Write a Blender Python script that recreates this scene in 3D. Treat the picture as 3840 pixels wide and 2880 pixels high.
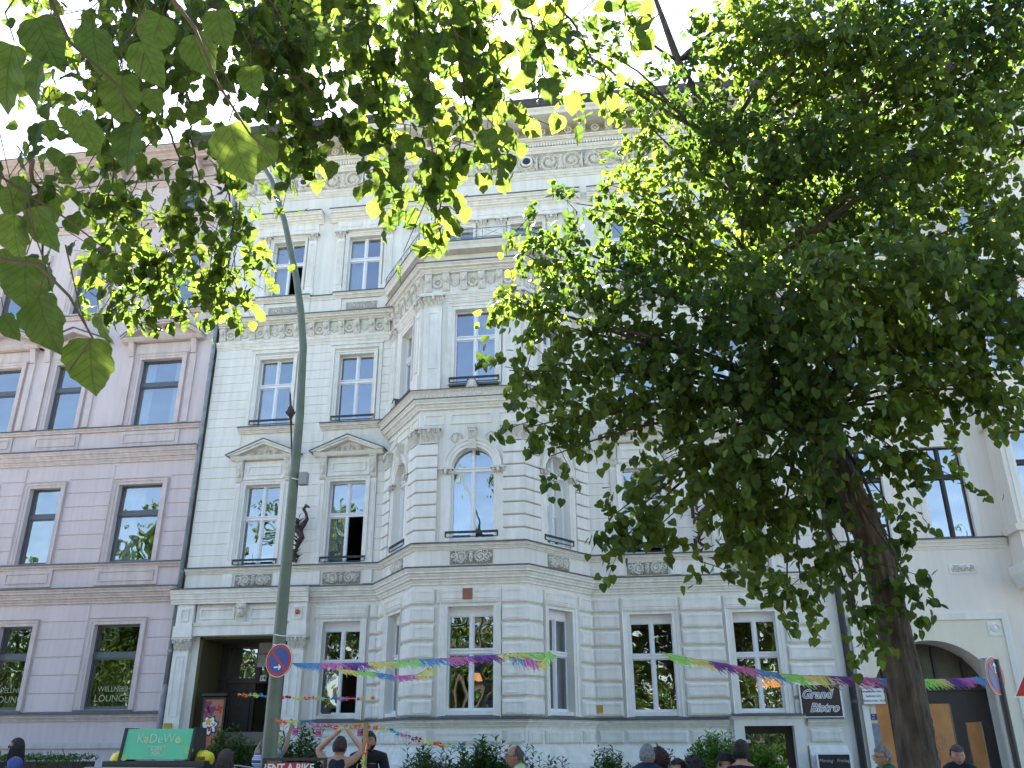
import bpy, bmesh, math, random
import numpy as np
from mathutils import Vector, Matrix, Quaternion
for _o in list(bpy.data.objects): bpy.data.objects.remove(_o)
SC = bpy.context.scene
COL = SC.collection
PI = math.pi
rnd = random.Random(7)
rs = np.random.RandomState(11)

# ------------------------------------------------------------------ camera
FPX, YAW, PITCH, ROLL = 3216.8234, 0.1363967757, 0.3951976329, -0.0050879175
CAM = np.array([0.0, -21.0, 1.6])
def cam_axes():
    cy, sy = math.cos(YAW), math.sin(YAW); cp, sp = math.cos(PITCH), math.sin(PITCH)
    f = np.array([-sy*cp, cy*cp, sp]); r = np.array([cy, sy, 0.0]); u = np.cross(r, f)
    cr, sr = math.cos(ROLL), math.sin(ROLL)
    return cr*r+sr*u, -sr*r+cr*u, f
CR, CU, CF = cam_axes()
def W(x, y, Y):
    """world point on the plane y=Y seen at (x, y) of a 2212 px wide view: used once, to read positions off the photograph"""
    d = (x*1.736-1920)/FPX*CR-(y*1.736-1440)/FPX*CU+CF
    t = (Y-CAM[1])/d[1]
    return CAM+t*d
def WD(x, y, dist):
    d = (x*1.736-1920)/FPX*CR-(y*1.736-1440)/FPX*CU+CF
    return CAM+d/np.linalg.norm(d)*dist
cd = bpy.data.cameras.new('camera'); cam = bpy.data.objects.new('camera', cd); COL.objects.link(cam)
cd.sensor_width = 36; cd.lens = FPX/3840*36; cd.clip_start = 0.05; cd.clip_end = 3000
m = Matrix((tuple(CR)+(0,), tuple(CU)+(0,), tuple(-CF)+(0,), (0, 0, 0, 1))).transposed()
m.translation = Vector(CAM); cam.matrix_world = m
SC.camera = cam

# ------------------------------------------------------------------ sky and sun
SUN_EL, SUN_AZ = math.radians(49), math.radians(-20)     # azimuth: from +y (behind the houses) towards +x
world = bpy.data.worlds.new('World'); SC.world = world; world.use_nodes = True
nt = world.node_tree; nt.nodes.clear()
sky = nt.nodes.new('ShaderNodeTexSky'); sky.sky_type = 'NISHITA'; sky.sun_disc = False
sky.sun_elevation = SUN_EL; sky.sun_rotation = SUN_AZ; sky.air_density = 1.0; sky.dust_density = .7; sky.ozone_density = 1.2
bg = nt.nodes.new('ShaderNodeBackground'); bg.inputs[1].default_value = 0.05
wo = nt.nodes.new('ShaderNodeOutputWorld')
nt.links.new(sky.outputs[0], bg.inputs[0]); nt.links.new(bg.outputs[0], wo.inputs[0])
sl = bpy.data.lights.new('sun', 'SUN'); sl.energy = 5.0; sl.angle = math.radians(0.55); sl.color = (1.0, 0.95, 0.86)
so = bpy.data.objects.new('sun', sl); COL.objects.link(so)
sdir = Vector((math.sin(SUN_AZ)*math.cos(SUN_EL), math.cos(SUN_AZ)*math.cos(SUN_EL), math.sin(SUN_EL)))
so.rotation_euler = sdir.to_track_quat('Z', 'Y').to_euler(); so.location = (0, 0, 60)
SC.view_settings.view_transform = 'Standard'; SC.view_settings.look = 'None'
SC.view_settings.exposure = 3.35; SC.view_settings.gamma = 1.0
SC.cycles.max_bounces = 8; SC.cycles.diffuse_bounces = 4; SC.cycles.glossy_bounces = 4
SC.cycles.transparent_max_bounces = 24; SC.cycles.transmission_bounces = 6
SC.cycles.sample_clamp_indirect = 8

# ------------------------------------------------------------------ materials
MATS = {}
def mat(name, col=(.5, .5, .5), rough=.7, var=.06, scale=3.0, bump=0., bscale=40., metal=0., streak=0., emit=None, col2=None, spec=.5):
    if name in MATS: return MATS[name]
    m = bpy.data.materials.new(name); m.use_nodes = True; n = m.node_tree.nodes; l = m.node_tree.links
    b = n['Principled BSDF']; b.inputs['Roughness'].default_value = rough; b.inputs['Metallic'].default_value = metal
    b.inputs['Specular IOR Level'].default_value = spec
    tc = n.new('ShaderNodeTexCoord')
    nz = n.new('ShaderNodeTexNoise'); nz.inputs['Scale'].default_value = scale; nz.inputs['Detail'].default_value = 5
    l.new(tc.outputs['Object'], nz.inputs['Vector'])
    rp = n.new('ShaderNodeValToRGB'); rp.color_ramp.elements[0].position = .32; rp.color_ramp.elements[1].position = .68
    c2 = col2 or tuple(max(0, c*(1-2*var)) for c in col)
    rp.color_ramp.elements[0].color = tuple(c2)+(1,); rp.color_ramp.elements[1].color = tuple(col)+(1,)
    l.new(nz.outputs[0], rp.inputs[0]); src = rp.outputs[0]
    if streak:
        mp = n.new('ShaderNodeMapping'); mp.inputs['Scale'].default_value = (5, 5, .35); l.new(tc.outputs['Object'], mp.inputs[0])
        n2 = n.new('ShaderNodeTexNoise'); n2.inputs['Scale'].default_value = 1.6; n2.inputs['Detail'].default_value = 6; l.new(mp.outputs[0], n2.inputs['Vector'])
        r2 = n.new('ShaderNodeValToRGB'); r2.color_ramp.elements[0].position = .3; r2.color_ramp.elements[1].position = .6
        r2.color_ramp.elements[0].color = (1-streak, 1-streak, 1-streak*1.15, 1); r2.color_ramp.elements[1].color = (1, 1, 1, 1)
        l.new(n2.outputs[0], r2.inputs[0])
        mx = n.new('ShaderNodeMix'); mx.data_type = 'RGBA'; mx.blend_type = 'MULTIPLY'; mx.inputs[0].default_value = 1
        l.new(src, mx.inputs[6]); l.new(r2.outputs[0], mx.inputs[7]); src = mx.outputs[2]
    l.new(src, b.inputs['Base Color'])
    if bump:
        n3 = n.new('ShaderNodeTexNoise'); n3.inputs['Scale'].default_value = bscale; n3.inputs['Detail'].default_value = 4; l.new(tc.outputs['Object'], n3.inputs['Vector'])
        bp = n.new('ShaderNodeBump'); bp.inputs['Strength'].default_value = bump; bp.inputs['Distance'].default_value = .02
        l.new(n3.outputs[0], bp.inputs['Height']); l.new(bp.outputs[0], b.inputs['Normal'])
    if emit:
        b.inputs['Emission Color'].default_value = tuple(emit[:3])+(1,); b.inputs['Emission Strength'].default_value = emit[3]
    MATS[name] = m; return m
def glass_mat(name, tint=(.75, .8, .82), refl=.22, rough=.01, wav=.012):
    m = bpy.data.materials.new(name); m.use_nodes = True; n = m.node_tree.nodes; l = m.node_tree.links; n.clear()
    o = n.new('ShaderNodeOutputMaterial'); mx = n.new('ShaderNodeMixShader'); t = n.new('ShaderNodeBsdfTransparent'); g = n.new('ShaderNodeBsdfGlossy')
    t.inputs[0].default_value = tuple(tint)+(1,); g.inputs['Roughness'].default_value = rough; g.inputs['Color'].default_value = (.96, .98, 1, 1)
    fr = n.new('ShaderNodeFresnel'); fr.inputs[0].default_value = 1.5
    ad = n.new('ShaderNodeMath'); ad.operation = 'ADD'; ad.inputs[1].default_value = refl-.04; ad.use_clamp = True
    l.new(fr.outputs[0], ad.inputs[0]); l.new(ad.outputs[0], mx.inputs[0])
    tc = n.new('ShaderNodeTexCoord'); nz = n.new('ShaderNodeTexNoise'); nz.inputs['Scale'].default_value = 1.7; nz.inputs['Detail'].default_value = 1
    l.new(tc.outputs['Object'], nz.inputs['Vector'])
    bp = n.new('ShaderNodeBump'); bp.inputs['Strength'].default_value = 1; bp.inputs['Distance'].default_value = wav
    l.new(nz.outputs[0], bp.inputs['Height']); l.new(bp.outputs[0], g.inputs['Normal'])
    l.new(t.outputs[0], mx.inputs[1]); l.new(g.outputs[0], mx.inputs[2]); l.new(mx.outputs[0], o.inputs[0])
    MATS[name] = m; return m
def leaf_mat(name, dif=(.055, .12, .015), trans=(.30, .52, .02), dark=.55, rough=.45, tw=.5, veins=False):
    m = bpy.data.materials.new(name); m.use_nodes = True; n = m.node_tree.nodes; l = m.node_tree.links; n.clear()
    o = n.new('ShaderNodeOutputMaterial'); at = n.new('ShaderNodeAttribute'); at.attribute_name = 'tint'
    def shade(c):
        mx = n.new('ShaderNodeMix'); mx.data_type = 'RGBA'
        mx.inputs[6].default_value = (c[0]*dark*.8, c[1]*dark, c[2]*dark*1.2, 1); mx.inputs[7].default_value = (min(1, c[0]*1.35), min(1, c[1]*1.2), c[2], 1)
        l.new(at.outputs['Fac'], mx.inputs[0]); return mx.outputs[2]
    p = n.new('ShaderNodeBsdfPrincipled'); p.inputs['Roughness'].default_value = rough; p.inputs['Specular IOR Level'].default_value = .22
    l.new(shade(dif), p.inputs['Base Color'])
    t = n.new('ShaderNodeBsdfTranslucent'); l.new(shade(trans), t.inputs[0])
    if veins:
        av = n.new('ShaderNodeAttribute'); av.attribute_name = 'blade'; sp = n.new('ShaderNodeSeparateXYZ'); l.new(av.outputs['Vector'], sp.inputs[0])
        def M(op, a, b=None, c=None):
            q = n.new('ShaderNodeMath'); q.operation = op
            for i, v in enumerate((a, b, c)):
                if v is None: continue
                if isinstance(v, (int, float)): q.inputs[i].default_value = v
                else: l.new(v, q.inputs[i])
            return q.outputs[0]
        ax = M('ABSOLUTE', sp.outputs[0]); w_ = M('SUBTRACT', sp.outputs[1], M('MULTIPLY', ax, .75)); fr = M('ABSOLUTE', M('SUBTRACT', M('FRACT', M('MULTIPLY', w_, 6.5)), .5))
        side = M('LESS_THAN', fr, .07); mid = M('LESS_THAN', ax, .018); vn = M('MAXIMUM', side, mid)
        tc = n.new('ShaderNodeTexCoord'); nz = n.new('ShaderNodeTexNoise'); nz.inputs['Scale'].default_value = 55; l.new(tc.outputs['Object'], nz.inputs['Vector'])
        va = M('MULTIPLY_ADD', nz.outputs[0], .7, .62); k1 = M('MULTIPLY', M('MULTIPLY_ADD', vn, -.42, 1), va); k2 = M('MULTIPLY', M('MULTIPLY_ADD', vn, .55, 1), va)
        for sock, k in ((t.inputs[0], k1), (p.inputs['Base Color'], k2)):
            src = sock.links[0].from_socket; v = n.new('ShaderNodeVectorMath'); v.operation = 'SCALE'; l.new(src, v.inputs[0]); l.new(k, v.inputs['Scale']); l.new(v.outputs[0], sock)
    ms = n.new('ShaderNodeMixShader'); ms.inputs[0].default_value = tw
    l.new(p.outputs[0], ms.inputs[1]); l.new(t.outputs[0], ms.inputs[2]); l.new(ms.outputs[0], o.inputs[0])
    MATS[name] = m; return m

M_white = mat('white_stucco', (.81, .785, .72), .85, .045, .8, .25, 60, streak=.12)
M_trim = mat('white_moulding', (.82, .795, .735), .8, .05, 5, .2, 80, streak=.14)
M_orn = mat('ornament_plaster', (.74, .70, .62), .85, .14, 22, .3, 90)
M_field = mat('weathered_shaded_field', (.34, .33, .29), .9, .2, 12)  # dark backing of the reliefs: dirt plus recess shade in one colour
M_flash = mat('zinc_flashing', (.10, .105, .11), .5, .15, 6)
M_frame = mat('white_paint', (.80, .81, .83), .4, .03, 8)
M_room = mat('room_wall', (.22, .19, .16), .9, .1, 1)
M_curt = mat('net_curtain', (.45, .46, .50), .9, .05, 3)
M_curt2 = mat('olive_curtain', (.22, .19, .10), .9, .1, 3)
M_iron = mat('black_iron', (.02, .022, .026), .45, .1, 10)
M_rust = mat('rusty_iron', (.055, .032, .028), .6, .3, 14)
M_pink = mat('pink_stucco', (.66, .56, .555), .88, .04, .7, .3, 60, streak=.10)
M_pinktrim = mat('pink_moulding', (.65, .55, .53), .85, .06, 3, .2, 80, streak=.16)
M_greyframe = mat('grey_frame', (.10, .11, .125), .4, .08, 5)
M_cream = mat('cream_stucco', (.78, .71, .62), .88, .025, .6, .25, 60, streak=.05)
M_yellow = mat('pale_yellow_stucco', (.77, .70, .55), .88, .03, 1, .2, 60, streak=.06)
M_brown = mat('brown_frame', (.026, .018, .018), .45, .1, 5)
M_pipe = mat('weathered_zinc_pipe', (.30, .33, .35), .5, .2, 4)
M_darkwood = mat('dark_wood', (.035, .024, .018), .5, .25, 8)
M_olive = mat('olive_reveal', (.10, .085, .035), .8, .1, 2)
M_roof = mat('dark_fascia', (.07, .06, .062), .7, .15, 3)
M_glass = glass_mat('window_glass', refl=.30)
M_glassg = glass_mat('ground_floor_glass', refl=.2, wav=.02)

# ------------------------------------------------------------------ helpers
class Fr:
    def __init__(s, ox, oy, ux=1., uy=0.):
        k = math.hypot(ux, uy); s.o = (ox, oy); s.u = (ux/k, uy/k); s.n = (uy/k, -ux/k); s.len = k
    def p(s, u, z, d=0.): return (s.o[0]+s.u[0]*u+s.n[0]*d, s.o[1]+s.u[1]*u+s.n[1]*d, z)
class MB:
    def __init__(s): s.v = []; s.f = []
    def face(s, pts):
        i = len(s.v); s.v += [tuple(p) for p in pts]; s.f.append(tuple(range(i, i+len(pts))))
    def mesh(s, vs, fs):
        i = len(s.v); s.v += [tuple(p) for p in vs]; s.f += [tuple(a+i for a in f) for f in fs]
    def box(s, F, u0, u1, z0, z1, d0, d1, ch=0.):
        a = [F.p(u0, z0, d0), F.p(u1, z0, d0), F.p(u1, z1, d0), F.p(u0, z1, d0)]
        b = [F.p(u0+ch, z0+ch, d1), F.p(u1-ch, z0+ch, d1), F.p(u1-ch, z1-ch, d1), F.p(u0+ch, z1-ch, d1)]
        s.mesh(a+b, [(0, 1, 2, 3), (4, 5, 6, 7), (0, 1, 5, 4), (1, 2, 6, 5), (2, 3, 7, 6), (3, 0, 4, 7)])
    def extr(s, F, poly, d0, d1):          # polygon in (u,z) extruded outwards
        n = len(poly); s.mesh([F.p(u, z, d0) for u, z in poly]+[F.p(u, z, d1) for u, z in poly],
            [tuple(range(n)), tuple(range(n, 2*n))]+[(i, (i+1) % n, n+(i+1) % n, n+i) for i in range(n)])
    def side(s, F, poly, u0, u1):          # polygon in (d,z) extruded along u
        n = len(poly); s.mesh([F.p(u0, z, d) for d, z in poly]+[F.p(u1, z, d) for d, z in poly],
            [tuple(range(n)), tuple(range(n, 2*n))]+[(i, (i+1) % n, n+(i+1) % n, n+i) for i in range(n)])
    def sweep(s, path, prof, closed_prof=True):   # path: plan points, travel +u, outward = right side; prof: (d,z)
        P = [np.array(p, float) for p in path]; rows = []
        for i, p in enumerate(P):
            ns = []
            if i > 0: t = P[i]-P[i-1]; t /= np.linalg.norm(t); ns.append(np.array([t[1], -t[0]]))
            if i < len(P)-1: t = P[i+1]-P[i]; t /= np.linalg.norm(t); ns.append(np.array([t[1], -t[0]]))
            n = sum(ns); n = n/np.dot(n, ns[0]) if len(ns) > 1 else ns[0]
            rows.append([(p[0]+n[0]*d, p[1]+n[1]*d, z) for d, z in prof])
        k = len(prof); vs = [q for r in rows for q in r]; fs = []
        for i in range(len(P)-1):
            for j in range(k if closed_prof else k-1): fs.append((i*k+j, i*k+(j+1) % k, (i+1)*k+(j+1) % k, (i+1)*k+j))
        if closed_prof: fs += [tuple(range(k)), tuple(range((len(P)-1)*k, len(P)*k))]
        s.mesh(vs, fs)
    def surround(s, F, path, prof, closed=False):  # in-plane moulding: path of (u,z), offset to the LEFT of travel = outwards from opening
        P = [np.array(p, float) for p in path]; n_ = len(P); rows = []
        for i in range(n_):
            ns = []
            if i > 0 or closed: t = P[i]-P[i-1]; t /= np.linalg.norm(t); ns.append(np.array([-t[1], t[0]]))
            if i < n_-1 or closed: t = P[(i+1) % n_]-P[i]; t /= np.linalg.norm(t); ns.append(np.array([-t[1], t[0]]))
            n = sum(ns); n = n/np.dot(n, ns[0]) if len(ns) > 1 else ns[0]
            rows.append([F.p(P[i][0]+n[0]*o, P[i][1]+n[1]*o, d) for o, d in prof])
        k = len(prof); vs = [q for r in rows for q in r]; fs = []
        for i in range(n_ if closed else n_-1):
            for j in range(k): fs.append((i*k+j, i*k+(j+1) % k, ((i+1) % n_)*k+(j+1) % k, ((i+1) % n_)*k+j))
        if not closed: fs += [tuple(range(k)), tuple(range((n_-1)*k, n_*k))]
        s.mesh(vs, fs)
    def tube(s, pts, r, n=8, cap=True):
        P = [Vector(p) for p in pts]; R = r if isinstance(r, (list, tuple)) else [r]*len(P); rows = []
        ref = Vector((0.13, 0.31, 1)).normalized()
        for i, p in enumerate(P):
            t = (P[min(i+1, len(P)-1)]-P[max(i-1, 0)])
            if t.length < 1e-9: t = Vector((0, 0, 1))
            t.normalize()
            a = ref.cross(t)
            if a.length < .2: a = Vector((1, 0, 0)).cross(t)
            a.normalize(); b = t.cross(a); ref = b if False else ref
            rows.append([tuple(p+a*math.cos(2*PI*j/n)*R[i]+b*math.sin(2*PI*j/n)*R[i]) for j in range(n)])
        vs = [q for r_ in rows for q in r_]; fs = [(i*n+j, i*n+(j+1) % n, (i+1)*n+(j+1) % n, (i+1)*n+j) for i in range(len(P)-1) for j in range(n)]
        if cap: fs += [tuple(range(n)), tuple(range((len(P)-1)*n, len(P)*n))]
        s.mesh(vs, fs)
    def ball(s, c, r, n=8, sx=1, sy=1, sz=1):
        vs = []; m_ = n//2+1
        for i in range(m_+1):
            th = PI*i/m_
            for j in range(n): vs.append((c[0]+r*sx*math.sin(th)*math.cos(2*PI*j/n), c[1]+r*sy*math.sin(th)*math.sin(2*PI*j/n), c[2]+r*sz*math.cos(th)))
        s.mesh(vs, [(i*n+j, i*n+(j+1) % n, (i+1)*n+(j+1) % n, (i+1)*n+j) for i in range(m_) for j in range(n)])
    def grid(s, X, fn):                     # X: (nx, ny) ; fn(i,j)->point
        nx, ny = X; vs = [fn(i, j) for i in range(nx) for j in range(ny)]
        s.mesh(vs, [(i*ny+j, i*ny+j+1, (i+1)*ny+j+1, (i+1)*ny+j) for i in range(nx-1) for j in range(ny-1)])
    def build(s, name, m, parent=None, smooth=False, bevel=0.):
        me = bpy.data.meshes.new(name); me.from_pydata(s.v, [], s.f); me.materials.append(m)
        if smooth:
            bm = bmesh.new(); bm.from_mesh(me); bmesh.ops.remove_doubles(bm, verts=bm.verts, dist=1e-5); bmesh.ops.recalc_face_normals(bm, faces=bm.faces); bm.to_mesh(me); bm.free()
            me.polygons.foreach_set('use_smooth', [True]*len(me.polygons))
        o = bpy.data.objects.new(name, me); COL.objects.link(o)
        if parent is not None: o.parent = parent
        if bevel:
            b = o.modifiers.new('bevel', 'BEVEL'); b.width = bevel; b.segments = 2; b.limit_method = 'ANGLE'
        return o
def tag(o, label=None, cat=None, group=None, kind=None):
    if label: o['label'] = label
    if cat: o['category'] = cat
    if group: o['group'] = group
    if kind: o['kind'] = kind
    return o
def thing(name, label, cat, loc=(0, 0, 0), rz=0., group=None):
    o = bpy.data.objects.new(name, None); COL.objects.link(o); o.location = loc; o.rotation_euler = (0, 0, rz); o.empty_display_size = .3
    return tag(o, label, cat, group)
def text_mesh(name, s, m, parent, loc, rot, size, ext=.003, align='CENTER', shear=0., off=0., mid=True):
    c = bpy.data.curves.new(name, 'FONT'); c.body = s; c.size = size; c.extrude = ext; c.align_x = align; c.shear = shear; c.offset = off
    if mid: c.align_y = 'CENTER'
    c.resolution_u = 3
    t = bpy.data.objects.new('t', c); COL.objects.link(t); bpy.context.view_layer.update()
    me = bpy.data.meshes.new_from_object(t.evaluated_get(bpy.context.evaluated_depsgraph_get())); bpy.data.objects.remove(t)
    me.materials.clear(); me.materials.append(m); me.name = name
    o = bpy.data.objects.new(name, me); COL.objects.link(o); o.parent = parent; o.location = loc; o.rotation_euler = rot
    return o
FACE_S = (PI/2, 0, 0)      # lettering on a wall that faces -y

# relief heightfields -------------------------------------------------
def spiral(cx, cz, r0, turns, a0, sgn, n=70):
    t = np.linspace(0, 1, n); r = r0*(1-t*.88); a = a0+sgn*turns*2*PI*t
    return np.stack([cx+r*np.cos(a), cz+r*np.sin(a)], 1)
def field(w, h, nx, nz, strokes, blobs=()):
    X, Z = np.meshgrid(np.linspace(-w/2, w/2, nx), np.linspace(-h/2, h/2, nz), indexing='ij'); H = np.zeros_like(X)
    for pts, r, a in strokes:
        d = np.min((X[..., None]-pts[:, 0])**2+(Z[..., None]-pts[:, 1])**2, axis=-1)**.5
        H = np.maximum(H, a*np.sqrt(np.clip(1-(d/r)**2, 0, 1)))
    for cx, cz, rx, rz, a in blobs:
        q = ((X-cx)/rx)**2+((Z-cz)/rz)**2; s_ = np.sqrt(np.clip(1-q, 0, 1))*abs(a)
        H = np.where(q < 1, (np.maximum(H, s_) if a > 0 else H-s_), H)
    return X, Z, H
def scroll_strokes(w, h, leafy=8, seed=3):
    """one acanthus scroll module, w wide"""
    r_ = random.Random(seed); st = []; R = h*.40
    for sg, cx in ((-1, -w*.25), (1, w*.25)):
        st.append((spiral(cx, 0, R, 1.6, PI/2+(0 if sg > 0 else PI), sg), h*.065, 1.))
        for k in range(leafy):
            a = 2*PI*k/leafy+.3; b = a+sg*.9
            st.append((np.stack([cx+np.linspace(R*.95, R*1.25, 6)*np.cos(np.linspace(a, b, 6)), np.linspace(R*.95, R*1.22, 6)*np.sin(np.linspace(a, b, 6))], 1), h*.05, .8))
        for k in range(7):
            a = 2*PI*k/7; st.append((np.stack([cx+np.linspace(.02, R*.42, 5)*np.cos(a+np.linspace(0, .7, 5)), np.linspace(.02, R*.42, 5)*np.sin(a+np.linspace(0, .7, 5))], 1), h*.045, .9))
    return st
def relief(F, uc, zc, w, h, amp, kind, mb, d0=.0, nx=None, nz=None):
    nx = nx or int(w*60)+2; nz = nz or int(h*60)+2
    if kind == 'mask':
        st = []
        for sg in (-1, 1):
            st.append((spiral(sg*w*.215, 0, h*.45, 1.7, PI/2+(0 if sg > 0 else PI), sg), h*.085, 1.)); st.append((spiral(sg*w*.41, h*.06, h*.30, 1.3, -PI/2, -sg), h*.075, .9))
            for k in range(12):
                a = 2*PI*k/12; t_ = np.linspace(0, 1, 5); st.append((np.stack([sg*w*.215+h*(.28+.16*t_)*np.cos(a+.5*t_*sg), h*(.28+.2*t_)*np.sin(a+.5*t_*sg)], 1), h*.055, .8)); st.append((np.stack([sg*w*.215+h*.2*t_*np.cos(a), h*.2*t_*np.sin(a)], 1), h*.04, .9))
            for k in range(5): t_ = np.linspace(0, 1, 5); st.append((np.stack([sg*(w*.33+h*.15*t_+k*.0), h*(-.42+.2*k)+h*.1*np.sin(t_*3+k)], 1), h*.05, .75))
        bl = [(0, -.0, h*.19, h*.34, 1.35), (-h*.07, h*.08, h*.045, h*.03, -.6), (h*.07, h*.08, h*.045, h*.03, -.6), (0, 0, h*.03, h*.1, 1.6), (0, -h*.13, h*.07, h*.03, -.5), (0, h*.33, h*.2, h*.1, 1.3), (0, -h*.3, h*.1, h*.14, 1.2)]
    elif kind == 'scroll':
        st = scroll_strokes(w, h, 9, 5); bl = [(0, 0, h*.09, h*.4, 1.2), (0, h*.3, h*.16, h*.1, 1.1), (0, -h*.32, h*.15, h*.1, 1.), (w*.49, 0, h*.1, h*.42, 1.)]
    elif kind == 'swirl':
        st = [(spiral(sg*w*f, 0, h*.38, 1.5, PI/2, s2), h*.07, 1.) for sg in (-1, 1) for f, s2 in ((.14, 1), (.34, -1))]; bl = [(0, 0, h*.08, h*.4, 1.)]
    else:
        st = [(spiral(0, 0, h*.4, 1.2, 0, 1), h*.06, 1.)]; bl = [(0, 0, h*.2, h*.3, 1.2)]
    X, Z, H = field(w, h, nx, nz, st, bl)
    mb.grid((nx, nz), lambda i, j: F.p(uc+X[i, j], zc+Z[i, j], d0+amp*H[i, j]))

def wall(mb, F, u0, u1, z0, z1, ops, depth=.28, base=0.):
    """face with openings; ops = (l, r, b, t, arch, [depth])"""
    us = sorted({u0, u1, *[round(min(max(o[k], u0), u1), 4) for o in ops for k in (0, 1)]}); zs = sorted({z0, z1, *[round(min(max(o[k], z0), z1), 4) for o in ops for k in (2, 3)]})
    for a, b in zip(us, us[1:]):
        for c, d in zip(zs, zs[1:]):
            um, zm = (a+b)/2, (c+d)/2
            if any(o[0] < um < o[1] and o[2] < zm < o[3] for o in ops): continue
            mb.face([F.p(a, c, base), F.p(b, c, base), F.p(b, d, base), F.p(a, d, base)])
    for o in ops:
        l, r, b, t = o[:4]; arch = o[4] if len(o) > 4 else False; dp = o[5] if len(o) > 5 else depth
        if arch:
            R = (r-l)/2; zc = t-R; uc = (l+r)/2; n = 20
            arc = [(uc-R*math.cos(PI*i/n), zc+R*math.sin(PI*i/n)) for i in range(n+1)]
            for i in range(n):
                c_ = (l, t) if i < n/2 else (r, t)
                mb.face([F.p(*arc[i], base), F.p(*arc[i+1], base), F.p(*c_, base)])
            path = [(l, b)]+arc+[(r, b)]
        else: path = [(l, b), (l, t), (r, t), (r, b)]
        for p, q in zip(path, path[1:]): mb.face([F.p(*p, base), F.p(*q, base), F.p(*q, base-dp), F.p(*p, base-dp)])
        mb.face([F.p(l, b, base), F.p(r, b, base), F.p(r, b, base-dp), F.p(l, b, base-dp)])

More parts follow.
